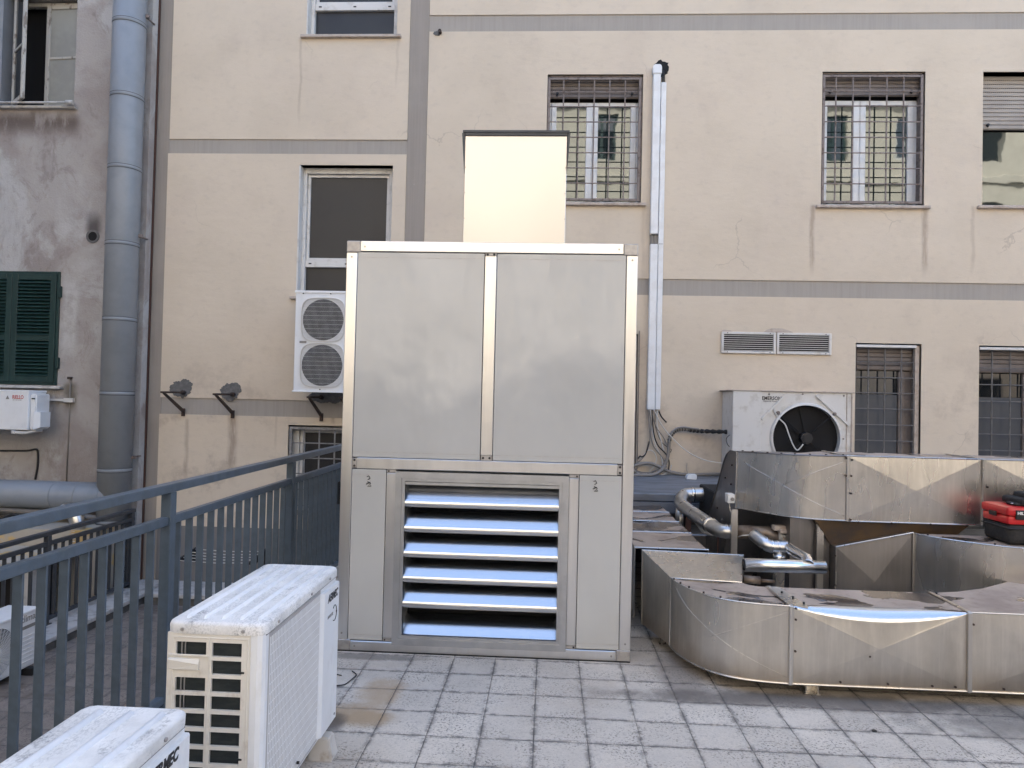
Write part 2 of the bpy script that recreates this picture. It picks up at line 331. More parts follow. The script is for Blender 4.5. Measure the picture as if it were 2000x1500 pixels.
# ------------------------------------------------------------------ mesh helpers
def BM(): return bmesh.new()
def box(b, x0, x1, y0, y1, z0, z1, bev=0., seg=1):
    v = [b.verts.new(p) for p in ((x0,y0,z0),(x1,y0,z0),(x1,y1,z0),(x0,y1,z0),(x0,y0,z1),(x1,y0,z1),(x1,y1,z1),(x0,y1,z1))]
    f = [b.faces.new([v[i] for i in q]) for q in ((0,3,2,1),(4,5,6,7),(0,1,5,4),(1,2,6,5),(2,3,7,6),(3,0,4,7))]
    if bev:
        e = list({e for x in f for e in x.edges})
        bmesh.ops.bevel(b, geom=e, offset=bev, segments=seg, affect='EDGES', profile=.6)
    return b
def hexa(b, bot, top):
    v = [b.verts.new(p) for p in list(bot)+list(top)]; n = len(bot)
    b.faces.new(v[:n][::-1]); b.faces.new(v[n:])
    for i in range(n): b.faces.new((v[i], v[(i+1) % n], v[n+(i+1) % n], v[n+i]))
def prism(b, pts, axis, a0, a1, bev=0.):
    """extrude the closed 2-D outline along axis x, y or z"""
    def mk(p, a):
        return {'x': (a, p[0], p[1]), 'y': (p[0], a, p[1]), 'z': (p[0], p[1], a)}[axis]
    lo = [b.verts.new(mk(p, a0)) for p in pts]; hi = [b.verts.new(mk(p, a1)) for p in pts]; n = len(pts)
    f = [b.faces.new(lo), b.faces.new(hi[::-1])]
    for i in range(n): f.append(b.faces.new((lo[i], hi[i], hi[(i+1) % n], lo[(i+1) % n])))
    if bev: bmesh.ops.bevel(b, geom=list({e for x in f for e in x.edges}), offset=bev, segments=2, affect='EDGES')
def tube(b, pts, r, seg=12, caps=True, smooth=True):
    pts = [Vector(p) for p in pts]; rings = []
    rr = r if isinstance(r, (list, tuple)) else [r]*len(pts)
    t = (pts[1]-pts[0]).normalized(); up = Vector((0, 0, 1)) if abs(t.z) < .9 else Vector((1, 0, 0))
    nrm = t.cross(up).normalized()
    for i, p in enumerate(pts):
        if i == 0: tt = pts[1]-pts[0]
        elif i == len(pts)-1: tt = pts[-1]-pts[-2]
        else: tt = (pts[i+1]-p).normalized()+(p-pts[i-1]).normalized()
        tt = tt.normalized() if tt.length > 1e-6 else t
        nrm = (nrm-tt*nrm.dot(tt)).normalized(); bi = tt.cross(nrm)
        rings.append([b.verts.new(p+(nrm*math.cos(2*math.pi*j/seg)+bi*math.sin(2*math.pi*j/seg))*rr[i]) for j in range(seg)])
    for i in range(len(rings)-1):
        for j in range(seg):
            f = b.faces.new((rings[i][j], rings[i][(j+1) % seg], rings[i+1][(j+1) % seg], rings[i+1][j])); f.smooth = smooth
    if caps: b.faces.new(rings[0][::-1]); b.faces.new(rings[-1])
def spline(pts, n=8):
    pts = [Vector(p) for p in pts]; P = [pts[0]]+pts+[pts[-1]]; out = []
    for i in range(1, len(P)-2):
        for k in range(n):
            t = k/n
            out.append(.5*((2*P[i])+(-P[i-1]+P[i+1])*t+(2*P[i-1]-5*P[i]+4*P[i+1]-P[i+2])*t*t+(-P[i-1]+3*P[i]-3*P[i+1]+P[i+2])*t**3))
    return out+[pts[-1]]
def disc(b, c, axis, r0, r1, d, seg=40):
    """flat ring (r0 inner, r1 outer) of depth d, facing -y or +x"""
    def pt(r, a, q):
        u, v = r*math.cos(a), r*math.sin(a)
        return (c[0]+u, c[1]+q, c[2]+v) if axis == 'y' else (c[0]+q, c[1]+u, c[2]+v)
    V = []
    for r, q in ((r0, 0), (r1, 0), (r1, d), (r0, d)):
        V.append([b.verts.new(pt(r, 2*math.pi*j/seg, q)) for j in range(seg)])
    for a in range(4):
        for j in range(seg):
            b.faces.new((V[a][j], V[a][(j+1) % seg], V[(a+1) % 4][(j+1) % seg], V[(a+1) % 4][j]))
def holed(b, x0, x1, z0, z1, holes, y, depth, thick=None, eps=0):
    """wall sheet in the plane y with rectangular holes and reveals that go back by depth"""
    holes = [h for h in holes if h[0] < x1 and h[1] > x0 and h[2] < z1 and h[3] > z0]
    xs = sorted({x0, x1, *[v for h in holes for v in h[:2] if x0 < v < x1]}); zs = sorted({z0, z1, *[v for h in holes for v in h[2:] if z0 < v < z1]})
    for i in range(len(xs)-1):
        for j in range(len(zs)-1):
            cx, cz = (xs[i]+xs[i+1])/2, (zs[j]+zs[j+1])/2
            if any(h[0] < cx < h[1] and h[2] < cz < h[3] for h in holes): continue
            b.faces.new([b.verts.new(p) for p in ((xs[i], y, zs[j]), (xs[i+1], y, zs[j]), (xs[i+1], y, zs[j+1]), (xs[i], y, zs[j+1]))])
    def q(*p): b.faces.new([b.verts.new(v) for v in p])
    for h in holes:
        a, c, d, e = h; y2 = y+depth
        q((a, y, d), (a, y2, d), (a, y2, e), (a, y, e)); q((c, y, d), (c, y, e), (c, y2, e), (c, y2, d))
        q((a, y, e), (a, y2, e), (c, y2, e), (c, y, e)); q((a, y, d), (c, y, d), (c, y2, d), (a, y2, d))
    if thick:
        y2 = y+thick
        q((x0, y, z0), (x0, y, z1), (x0, y2, z1), (x0, y2, z0)); q((x1, y, z0), (x1, y2, z0), (x1, y2, z1), (x1, y, z1))
        q((x0, y, z1), (x1, y, z1), (x1, y2, z1), (x0, y2, z1)); q((x0, y, z0), (x0, y2, z0), (x1, y2, z0), (x1, y, z0))

ORG = {}
def thing(name, label, cat, loc=(0, 0, 0), group=None):
    o = bpy.data.objects.new(name, None); C.objects.link(o); o.location = loc; o.empty_display_size = .1
    o['label'] = label; o['category'] = cat
    if group: o['group'] = group
    ORG[o] = Vector(loc); return o
def tag(o, label=None, cat=None, group=None, kind=None):
    for a, v in (('label', label), ('category', cat), ('group', group), ('kind', kind)):
        if v: o[a] = v
    return o
def obj(name, b, mat, parent=None, label=None, loc=None, smooth=False):
    bmesh.ops.recalc_face_normals(b, faces=b.faces)
    org = ORG[parent] if parent else Vector(loc or (0, 0, 0))
    bmesh.ops.translate(b, verts=b.verts, vec=-org)
    me = bpy.data.meshes.new(name); b.to_mesh(me); b.free()
    for m in (mat if isinstance(mat, (list, tuple)) else [mat]): me.materials.append(m)
    o = bpy.data.objects.new(name, me); C.objects.link(o)
    if parent:
        o.parent = parent; ORG[o] = org
    else: o.location = org; ORG[o] = org
    if label: o['label'] = label
    if smooth:
        for p in me.polygons: p.use_smooth = True
    return o
def text(body, mat, parent, loc, rot, size, name='lettering', bold=0., shear=0., sx=1., align='LEFT'):
    cu_ = bpy.data.curves.new(name, 'FONT'); cu_.body = body; cu_.size = size; cu_.offset = bold; cu_.shear = shear
    cu_.align_x = align; cu_.extrude = .0006; cu_.resolution_u = 3
    tmp = bpy.data.objects.new('tmp', cu_); C.objects.link(tmp)
    dg = bpy.context.evaluated_depsgraph_get(); me = bpy.data.meshes.new_from_object(tmp.evaluated_get(dg)); bpy.data.objects.remove(tmp)
    me.transform(Matrix.Translation(Vector(loc)-ORG[parent]) @ rot.to_4x4() @ Matrix.Diagonal((sx, 1, 1, 1)))
    me.materials.clear(); me.materials.append(mat)
    o = bpy.data.objects.new(name, me); C.objects.link(o); o.parent = parent; ORG[o] = ORG[parent]; return o
ROT_Y = Matrix(((1, 0, 0), (0, 0, -1), (0, 1, 0)))        # text faces -y, reads along +x
ROT_X = Matrix(((0, 0, 1), (1, 0, 0), (0, 1, 0)))         # text faces +x, reads along +y
def struct(name, b, m, loc=None): return tag(obj(name, b, m, None, loc=loc), kind='structure')

# ================================================================== setting
b = BM(); box(b, -1.93, 13.9, -7, 7.05, -.25, 0); struct('terrace_floor', b, M['tile'])
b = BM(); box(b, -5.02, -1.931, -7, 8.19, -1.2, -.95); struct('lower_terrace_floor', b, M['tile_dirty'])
b = BM(); box(b, -60, 60, -60, 60, -6.2, -6); struct('courtyard_ground', b, simple('courtyard_paving', (.22, .21, .20), .9, 0, (.17, .165, .16), 1))
b = BM(); box(b, -1.9, 13.9, 7.052, 8.81, -.3, .60); struct('raised_roof_ledge', b, M['concrete'])
b = BM(); box(b, -1.95, 13.9, 6.99, 8.81, .603, .686, .012); box(b, -1.95, 13.9, 6.97, 6.995, .50, .602); struct('raised_roof_membrane', b, M['membrane'])

# ------------------------------------------------------------------ cream apartment building
W = 8.80
bld = thing('apartment_building', 'cream rendered apartment block with grey bands and barred windows', 'building', (0, 0, 0))
H = {'w0': (-3.18, -2.015, 6.125, 7.85), 'w1': (-3.22, -2.02, 2.80, 4.475), 'w2': (-3.265, -2.10, .05, 1.178),
     'r1': (-.096, 1.088, 4.02, 5.63), 'r3': (3.265, 4.49, 4.015, 5.66), 'r4': (5.17, 6.37, 4.025, 5.657),
     'd0': (.26, 1.085, .686, 2.40), 'd1': (3.705, 4.482, .686, 2.342), 'd2': (5.155, 5.95, .686, 2.338)}
hl = list(H.values()); TOP = 18.5
b = BM(); holed(b, -5.135, 13.9, -6, TOP, hl, W+.014, .25); box(b, -5.135, 13.9, 9.6, 16, -6, TOP)
obj('wall', b, M['band'], bld)
b = BM()
for x0, x1, z0, z1 in ((-4.922, -1.847, 4.80, 8.0), (-4.935, -1.85, 1.49, 4.615), (-4.94, -1.85, -.13, 1.278),
                       (-1.60, 13.9, 6.385, 9.4), (-1.60, 13.9, 3.088, 6.175), (-1.60, 13.9, .68, 2.885), (-4.922, 13.9, 9.65, TOP)):
    holed(b, x0, x1, z0, z1, hl, W, .235, .02)
obj('render', b, M['cream'], bld)
b = BM()
box(b, -5.133, -4.925, W+.004, W+.03, -1, TOP-.1); box(b, -1.843, -1.603, W+.006, W+.03, -1, TOP-.1)
obj('pilaster', b, M['pilaster'], bld)
b = BM(); box(b, -4.92, -1.9, W+.003, W+.03, -.96, -.132); obj('plinth', b, M['base_grey'], bld)
b = BM(); box(b, -5.4, 13.9, 8.5, 16, TOP, TOP+.4); obj('roof', b, M['cement'], bld)

def patch(x, z, rx, rz, seed):
    rnd = random.Random(seed); b = BM(); n = 90; ph = [rnd.uniform(0, 6.3) for _ in range(5)]
    def rad(a): return 1+.10*math.sin(2*a+ph[0])+.08*math.sin(3*a+ph[1])+.05*math.sin(7*a+ph[2])+.04*math.sin(13*a+ph[3])+rnd.uniform(-.05, .06)
    pts = []
    for i in range(n):
        a = 2*math.pi*i/n; q = rad(a); pts.append((x+math.cos(a)*rx*q, z+math.sin(a)*rz*q*(.85 if math.sin(a) < 0 else 1)))
    prism(b, pts, 'y', W-.007, W+.005); o = obj('cement_patch', b, M['cement'], bld)
patch(-4.66, 1.60, .13, .13, 1); patch(-4.02, 1.575, .13, .12, 2); patch(-2.78, 1.56, .2, .13, 3)
b = BM(); n = 26; rnd = random.Random(4)
prism(b, [(1.31+math.cos(2*math.pi*i/n)*.10*rnd.uniform(.8, 1.15), 5.70+math.sin(2*math.pi*i/n)*.105*rnd.uniform(.8, 1.1)) for i in range(n)], 'y', W-.004, W+.005)
obj('wall_hole', b, M['void'], bld)
patch(-1.50, 6.15, .05, .03, 6)
b = BM(); tube(b, [(-1.46, W-.06, 6.16), (-1.46, W, 6.16)], .022, 8); obj('pipe_stub', b, M['rust'], bld)
# mortar remains over the vent grilles
b = BM(); prism(b, [(2.6, 2.455), (2.63, 2.48), (2.70, 2.50), (2.82, 2.50), (2.90, 2.475), (2.95, 2.455)], 'y', W-.02, W+.002)
prism(b, [(2.09, 2.455), (2.12, 2.475), (2.2, 2.47), (2.22, 2.455)], 'y', W-.01, W+.002)
obj('mortar', b, M['stone'], bld)

def frame_rect(b, x0, x1, y0, y1, z0, z1, t, bev=.004):
    box(b, x0, x0+t, y0, y1, z0, z1, bev); box(b, x1-t, x1, y0, y1, z0, z1, bev)
    box(b, x0+t, x1-t, y0+.001, y1, z1-t, z1, bev); box(b, x0+t, x1-t, y0+.001, y1, z0, z0+t, bev)
def sill(win, x0, x1, z, y0, h=.035, mat='stone'):
    b = BM(); box(b, x0-.06, x1+.06, y0-.05, y0+.2, z-h, z, .004); obj('sill', b, M[mat], win)

def sash_window(k):
    x0, x1, z0, z1 = H[k]; yb = W+.13
    b = BM(); frame_rect(b, x0+.02, x1-.02, yb-.02, yb+.09, z0+.02, z1-.03, .045); box(b, x0+.02, x1-.002, yb-.01, yb+.08, z1-.029, z1-.002); box(b, x1-.019, x1-.002, yb-.01, yb+.08, z0, z1-.03)
    zt = z0+.40
    box(b, x0+.065, x1-.065, yb+.0, yb+.06, zt, zt+.085, .004)
    frame_rect(b, x0+.068, x1-.068, yb+.02, yb+.07, zt+.087, z1-.078, .035)
    box(b, x0, x0+.019, yb-.13, yb+.07, z0, z1-.005, .002)
    w_ = obj('window', b, M['pvc_old'], bld)
    b = BM(); box(b, x0+.1, x1-.1, yb+.045, yb+.055, zt+.12, z1-.11); obj('pane', b, M['glass_grey'], w_)
    b = BM(); box(b, x0+.066, x1-.066, yb+.045, yb+.055, z0+.065, zt-.001); obj('pane', b, M['glass_grey'], w_)
    for i in range(3):
        b = BM(); xx = x0+.13+i*(x1-x0-.26)/2; box(b, xx-.018, xx+.018, yb-.006, yb+.002, zt+.038, zt+.052); obj('drain_slot', b, M['black'], w_)
    sill(w_, x0, x1, z0, W)
sash_window('w0'); sash_window('w1')

def shutter_box(win, x0, x1, z0, z1, y, mat, lugs=True):
    b = BM(); z = z1; n = max(2, int(round((z1-z0)/.052))); h = (z1-z0)/n
    for i in range(n):
        box(b, x0, x1, y, y+.02, z-h+.006, z, .005); z -= h
    box(b, x0, x1, y+.012, y+.03, z0, z1); nf = len(b.faces); nslot = 46
    for i in range(n-1):
        zz = z1-(i+1)*h
        for j in range(nslot):
            xx = x0+.04+(x1-x0-.08)*j/nslot; box(b, xx, xx+.012, y+.0045, y+.0052, zz+.001, zz+.005)
    for f in list(b.faces)[nf:]: f.material_index = 1
    sh = obj('roller_shutter', b, [M[mat], M['black']], win)
    if lugs:
        b = BM()
        for xx in (x0+.12, x1-.12): tube(b, [(xx, y-.02, z0+.05), (xx, y+.01, z0+.05)], .018, 8); tube(b, [(xx, y-.025, z0+.05), (xx-.01, y-.025, z0+.015)], .008, 6)
        obj('stop_lug', b, M['black'], sh)
def grille(win, x0, x1, z0, z1, y, vx, hz, mat, t=.022, r=.008, frame=True):
    b = BM()
    if frame: frame_rect(b, x0, x1, y-.01, y+.02, z0, z1, t, .002)
    for x in vx: box(b, x-r, x+r, y-.004, y+.009, z0+t, z1-t, .002)
    for z in hz: box(b, x0+(t if frame else 0), x1-(t if frame else 0), y-.016, y-.004, z-r*.8, z+r*.8, .002)
    obj('grille', b, M[mat], win)
def casement(k, vx, hz, off=0., shut=.26):
    x0, x1, z0, z1 = H[k]; yb = W+.16
    zs = z1-shut
    b = BM(); xm = (x0+x1)/2-.02+off
    frame_rect(b, x0+.002, x1-.002, yb, yb+.06, z0+.003, zs-.03, .055)
    box(b, xm-.075, xm-.006, yb-.015, yb+.05, z0+.06, zs-.04, .006); box(b, xm+.006, xm+.075, yb-.015, yb+.05, z0+.06, zs-.04, .006)
    box(b, xm-.0055, xm+.0055, yb+.0, yb+.04, z0+.06, zs-.04)
    box(b, x0+.057, x0+.12, yb-.012, yb+.05, z0+.06, zs-.04, .005); box(b, x1-.13, x1-.057, yb-.012, yb+.05, z0+.06, zs-.04, .005)
    w_ = obj('window', b, M['pvc'], bld)
    b = BM(); box(b, x0+.12, xm-.075, yb+.02, yb+.03, z0+.06, zs-.04); obj('pane', b, M['glass_w'], w_)
    b = BM(); box(b, xm+.075, x1-.13, yb+.02, yb+.03, z0+.06, zs-.04); obj('pane', b, M['glass_w'], w_)
    b = BM(); box(b, x0, x1, yb+.06, yb+.08, z0, z1); obj('reveal_back', b, M['void'], w_)
    shutter_box(w_, x0+.005, x1-.005, zs, z1-.02, W+.09, 'shutter')
    b = BM(); box(b, x0+.001, x0+.022, W+.03, yb+.0, z0+.002, z1-.021, .002); box(b, x1-.022, x1-.001, W+.03, yb+.0, z0+.002, z1-.021, .002)
    box(b, x0+.022, x1-.022, W+.03, yb-.05, z1-.018, z1-.002); obj('guide', b, M['iron'], w_)
    grille(w_, x0+.008, x1-.02, z0+.03, z1-.035, W+.015, vx, hz, 'iron', .03)
    sill(w_, x0, x1, z0-.003, W)
casement('r1', [.106, .297, .488, .679, .870], [5.414, 5.226, 5.034, 4.842, 4.649, 4.458, 4.268])
casement('r3', [3.435, 3.638, 3.840, 4.042, 4.243], [5.42, 5.238, 5.045, 4.853, 4.662, 4.472, 4.283], off=-.08)
# window with the half lowered shutter and no bars
x0, x1, z0, z1 = H['r4']; yb = W+.15
b = BM(); frame_rect(b, x0+.002, x1-.002, yb, yb+.05, z0+.003, z1-.03, .03); w_ = obj('window', b, M['shutter_l'], bld)
b = BM(); box(b, x0+.032, x1-.032, yb+.02, yb+.03, z0+.03, 4.98); obj('pane', b, M['glass_w'], w_)
b = BM(); box(b, x0, x1, yb+.05, yb+.07, z0, z1); obj('reveal_back', b, M['void'], w_)
shutter_box(w_, x0+.005, x1-.005, 5.0, z1-.003, W+.12, 'shutter_l'); sill(w_, x0, x1, z0-.003, W)
# barred low window, partly behind the railing
x0, x1, z0, z1 = H['w2']; yb = W+.16
b = BM(); frame_rect(b, x0+.1, x1-.02, yb, yb+.05, z0, z1-.04, .06); box(b, x0+.004, x0+.098, yb-.04, yb+.05, z0, z1-.04)
w_ = obj('window', b, M['pvc_old'], bld)
b = BM(); box(b, x0+.16, x1-.08, yb+.02, yb+.03, z0+.06, z1-.1); obj('pane', b, M['glass_grey'], w_)
grille(w_, x0+.01, x1-.01, z0+.02, z1-.02, W+.02, [-3.07, -2.872, -2.675, -2.48, -2.28], [.955, .765, .57, .37, .17], 'iron_grey', .035, .009)
# long barred openings on the raised roof
def low_window(k, vx, hz):
    x0, x1, z0, z1 = H[k]; yb = W+.13
    b = BM(); frame_rect(b, x0+.002, x1-.002, yb, yb+.05, z0+.003, z1-.03, .05)
    box(b, x1-.21, x1-.14, yb-.012, yb+.04, z0+.05, z1-.33, .005); box(b, x1-.139, x1-.053, yb+.01, yb+.04, z0+.05, z1-.33)
    w_ = obj('window', b, M['shutter'], bld)
    b = BM(); box(b, x1-.056, x1-.006, W+.035, W+.06, z0, z1-.02, .003); obj('side_trim', b, M['stone'], w_)
    b = BM(); box(b, x0+.052, x1-.21, yb+.02, yb+.03, z0+.05, z1-.33); obj('pane', b, M['glass'], w_)
    b = BM(); box(b, x0+.054, x1-.22, yb+.005, yb+.012, z0+.05, z1-.62); obj('film', b, M['film'], w_)
    b = BM(); box(b, x0, x1, yb+.05, yb+.07, z0, z1); obj('reveal_back', b, M['void'], w_)
    shutter_box(w_, x0+.053, x1-.053, z1-.32, z1-.06, yb-.03, 'shutter', False)
    b = BM(); box(b, x0+.01, x1-.06, W-.004, W+.03, z1-.05, z1-.018, .002); obj('lintel_bar', b, M['pvc_old'], w_)
    grille(w_, x0+.012, x1-.062, z0, z1-.05, W+.05, vx, hz, 'grille_dark', .012, .0075)
low_window('d1', [3.88, 4.076, 4.272], [2.118, 1.928, 1.741, 1.548, 1.355, 1.163, .97])
low_window('d2', [5.337, 5.55, 5.76], [2.07, 1.87, 1.67, 1.47, 1.275, 1.08, .88])
low_window('d0', [.45, .65, .85], [2.2, 2.0, 1.8, 1.6, 1.4, 1.2, 1.0])

# ------------------------------------------------------------------ old building on the left
OL = 8.65
old = thing('old_building', 'old grey plaster house, stained and peeling, with green shutters', 'building', (0, 0, 0))
HO = [(-7.16, -6.10, 5.15, 6.62), (-7.02, -6.19, 1.62, 3.04)]
b = BM(); holed(b, -13.9, -5.105, -6, TOP-1, HO, OL, .35, .14); box(b, -13.9, -5.137, 9.3, 15.8, -6, TOP-1); obj('wall', b, M['plaster'], old)
b = BM(); box(b, -5.104, -5.085, OL+.118, OL+.14, -6, TOP-1); obj('joint', b, simple('dark_brown_joint', (.07, .035, .025), .9), old)
# open casement window
b = BM(); frame_rect(b, -7.16, -6.10, OL+.20, OL+.27, 5.17, 6.60, .05); win = obj('window', b, M['paint_old'], old)
b = BM(); box(b, -7.15, -6.11, OL+.34, OL+.36, 5.15, 6.62); obj('reveal_back', b, M['void'], win)
def leaf(hx, y0, w, ang, z0, z1, pane, flip=1):
    """window leaf hinged at hx, y0, opened by ang towards the viewer"""
    b = BM(); frame_rect(b, 0, w, -.02, .02, z0, z1, .055, .005); zm = z0+(z1-z0)*.48; box(b, .056, w-.056, -.016, .016, zm, zm+.03, .003)
    p = BM(); box(p, .056, w-.056, -.004, .004, z0+.056, zm-.001); box(p, .056, w-.056, -.004, .004, zm+.031, z1-.056)
    mt = Matrix.Translation((hx, y0, 0)) @ Matrix.Rotation(ang, 4, 'Z')
    for q in (b, p): bmesh.ops.transform(q, matrix=mt, verts=q.verts)
    o = obj('casement', b, M['paint_old'], win); obj('pane', p, pane, o)
leaf(-6.12, OL+.17, .52, R(180-4), 5.19, 6.56, M['glass_frost'])
leaf(-6.99, OL+.10, .44, R(-38), 5.19, 6.62, M['glass'])
b = BM(); box(b, -7.12, -7.06, OL-.02, OL+.2, 5.17, 6.6); obj('curtain_board', b, M['pipe'], win)
b = BM(); box(b, -7.3, -6.05, OL-.06, OL+.15, 5.115, 5.15, .004); obj('sill', b, M['marble'], win)
b = BM(); tube(b, [(-6.13, OL-.1, 5.165), (-6.04, OL-.1, 5.165)], .03, 8); tube(b, [(-7.4, OL-.1, 5.165), (-6.13, OL-.1, 5.165)], .014, 8); obj('rail', b, M['marble'], win)
# louvred green shutters
b = BM()
x0, x1, z0, z1 = -7.42, -6.19, 1.61, 3.045
frame_rect(b, x0, x1, OL-.02, OL+.03, z0, z1, .035, .004); win = obj('window', b, M['green'], old)
for lx0, lx1 in ((-7.38, -6.805), (-6.80, -6.225)):
    b = BM(); frame_rect(b, lx0, lx1, OL-.035, OL-.005, z0+.035, z1-.035, .075, .004)
    zm = 2.20; box(b, lx0+.076, lx1-.076, OL-.034, OL-.006, zm-.035, zm+.035, .003)
    lf = obj('shutter', b, M['green'], win); b = BM()
    for za, zb in ((z0+.11, zm-.035), (zm+.035, z1-.11)):
        n = int((zb-za)/.043)
        for i in range(n):
            zc = za+(i+.5)*(zb-za)/n
            hexa(b, [(lx0+.07, OL-.040, zc-.019), (lx1-.07, OL-.040, zc-.019), (lx1-.07, OL-.002, zc+.012), (lx0+.07, OL-.002, zc+.012)],
                 [(lx0+.07, OL-.040, zc-.012), (lx1-.07, OL-.040, zc-.012), (lx1-.07, OL-.002, zc+.019), (lx0+.07, OL-.002, zc+.019)])
    obj('slats', b, M['green'], lf)
b = BM(); box(b, x0, x1, OL+.031, OL+.05, z0, z1); obj('reveal_back', b, M['void'], win)
for z in (2.72, 1.82): b = BM(); box(b, -6.205, -6.165, OL-.045, OL+.0, z, z+.14, .003); obj('hinge', b, M['green'], win)
b = BM(); box(b, -7.5, -6.10, OL-.08, OL+.1, 1.565, 1.60, .004); obj('sill', b, M['marble'], win)
b = BM(); disc(b, (-5.79, OL-.012, 3.50), 'y', .058, .085, .03, 28); obj('vent_collar', b, M['cement'], old)
b = BM(); tube(b, [(-5.79, OL-.006, 3.50), (-5.79, OL+.01, 3.50)], .06, 24); obj('vent_hole', b, M['void'], old)
b = BM(); tube(b, spline([(-6.9, OL-.02, .77), (-6.55, OL-.02, .78), (-6.43, OL-.02, .80), (-6.40, OL-.02, .76), (-6.395, OL-.02, .6), (-6.42, OL-.02, .42)], 4), .012, 6); obj('conduit', b, M['cable_k'], old)
b = BM(); tube(b, [(-6.01, OL-.012, 1.70), (-6.02, OL-.012, .4)], .007, 6); obj('conduit', b, M['cable_g'], old)
b = BM(); box(b, -6.045, -5.995, OL-.03, OL, 1.69, 1.72); obj('clip', b, M['rust'], old)

# ------------------------------------------------------------------ sunlit house opposite (only met in reflections)
FY = -9.5
opp = thing('facing_building', 'sunlit house opposite, seen only mirrored in panes and sheet metal', 'building', (0, FY, -6))
holes = [(x, x+1.1, z, z+1.7) for x in [-19+2.9*i for i in range(14)] for z in (-2.3, 1.0, 4.3, 7.6, 10.9)]
b = BM(); holed(b, -22, 22, -6, 13.2, holes, -FY, .25)
bmesh.ops.transform(b, matrix=Matrix.Scale(-1, 4, (0, 1, 0)), verts=b.verts)
box(b, -22, 22, FY-8, FY-.4, -6, 13.2)
for z in (-3.2, .1, 3.4, 6.7, 10.0): box(b, -22, 22, FY+.002, FY+.12, z, z+.28, .02)
box(b, -22, 22, FY-.3, FY+.5, 13.2, 13.6)
obj('wall', b, M['facing'], opp)
b = BM(); box(b, -22, 22, FY+.003, FY+.10, -6, 2.0); obj('plinth', b, M['added_band'], opp)  # unseen dark band added to dim reflections low on the cabinet posts
for i, h in enumerate(holes):
    if abs(h[0]) > 13 or h[2] < 0: continue
    b = BM(); frame_rect(b, h[0], h[1], FY-.16, FY-.08, h[2], h[3], .08); box(b, (h[0]+h[1])/2-.05, (h[0]+h[1])/2+.05, FY-.16, FY-.07, h[2]+.08, h[3]-.08)
    w_ = obj('window', b, M['green'] if i % 3 == 0 else M['pvc_old'], opp)
    b = BM(); box(b, h[0]+.05, h[1]-.05, FY-.14, FY-.12, h[2]+.05, h[3]-.05); obj('pane', b, M['glass'], w_)
b = BM(); box(b, -22, 22, FY-.3, FY-.26, -6, 13.1); obj('inner_wall', b, M['void'], opp)

# unseen houses added on both sides to darken side reflections and sky fill
for nm, xa, xb, lab in (('added_side_building', 18, 24, 'unseen low house added beyond the right edge to shape side light'), ('added_side_building', -20, -14, 'unseen tall house added beyond the left edge to darken side reflections')):
    sb_ = thing(nm, lab, 'building', ((xa+xb)/2, 0, -6)); b = BM(); ht = 5.5 if xa > 0 else 15; box(b, xa, xb, -9, 16, -6, ht); obj('wall', b, M['side_wall'], sb_)
    b = BM(); box(b, xa-.3, xb+.3, -9, 16, ht+.001, ht+.3); obj('roof', b, M['cement'], sb_)
    xf = xa if xa > 0 else xb; s_ = -1 if xa > 0 else 1
    for y in (-6, -3, 0, 3, 6):
        for z in (1.2, 4.5, 7.8)[:1 if xa > 0 else 3]:
            b = BM(); q = sorted((xf+.001*s_, xf+.05*s_)); box(b, q[0], q[1], y, y+1.1, z, z+1.7); wn_ = obj('window', b, M['pvc_old'], sb_)
            b = BM(); q = sorted((xf+.051*s_, xf+.06*s_)); box(b, q[0], q[1], y+.08, y+1.02, z+.08, z+1.62); obj('pane', b, M['glass'], wn_)

# ================================================================== tall grey ventilation pipe on the old building
vp = thing('ventilation_pipe', 'tall blue grey round duct rising beside the stained plaster wall', 'duct', (-5.26, 8.42, -.95))
PX, PY, PR = -5.262, 8.42, .188
b = BM(); tube(b, [(PX, PY, -.95), (PX, PY, 9.5)], PR, 40); obj('pipe', b, M['pipe'], vp)
b = BM(); tube(b, [(-9, PY-.03, .27), (PX-.09, PY-.03, .27)], .170, 36)
tube(b, spline([(PX-.16, PY-.03, .27), (PX-.02, PY-.02, .29), (PX, PY, .42)], 5), .169, 32, caps=False); obj('branch', b, M['pipe'], vp)
for z in (6.07, 5.16, 4.28, 3.35, 2.43, 1.53, .60, -.02, -.6):
    b = BM(); tube(b, [(PX, PY, z-.018), (PX, PY, z-.013), (PX, PY, z+.013), (PX, PY, z+.018)], [PR+.0005, PR+.004, PR+.004, PR+.0005], 40, False); s_ = obj('collar', b, M['pipe'], vp)
    b = BM(); tube(b, [(PX, PY, z-.027), (PX, PY, z-.017)], PR+.0028, 40, False); tube(b, [(PX, PY, z+.017), (PX, PY, z+.024)], PR+.0028, 40, False); obj('seam', b, M['pipe_seam'], s_)
for x in (-6.9, -5.95, -5.65):
    b = BM(); tube(b, [(x-.008, PY-.03, .27), (x+.008, PY-.03, .27)], .1725, 36, False); obj('collar', b, M['pipe'], vp)
for z in (6.2, 3.47, .75):
    b = BM(); box(b, PX+.17, PX+.225, PY+.02, PY+.06, z-.02, z+.02, .003); tube(b, [(PX+.18, PY+.06, z), (PX+.18, OL, z)], .012, 6); obj('bracket', b, M['iron'], vp)
b = BM(); tube(b, [(-7.2, 8.3, .10), (-5.7, 8.3, .06), (-5.35, 8.3, .02)], .03, 10)
tag(obj('conduit', b, M['cable_g'], None, loc=(-7.2, 8.3, .1)), 'thin grey conduit running under the level branch of the round duct', 'conduit')

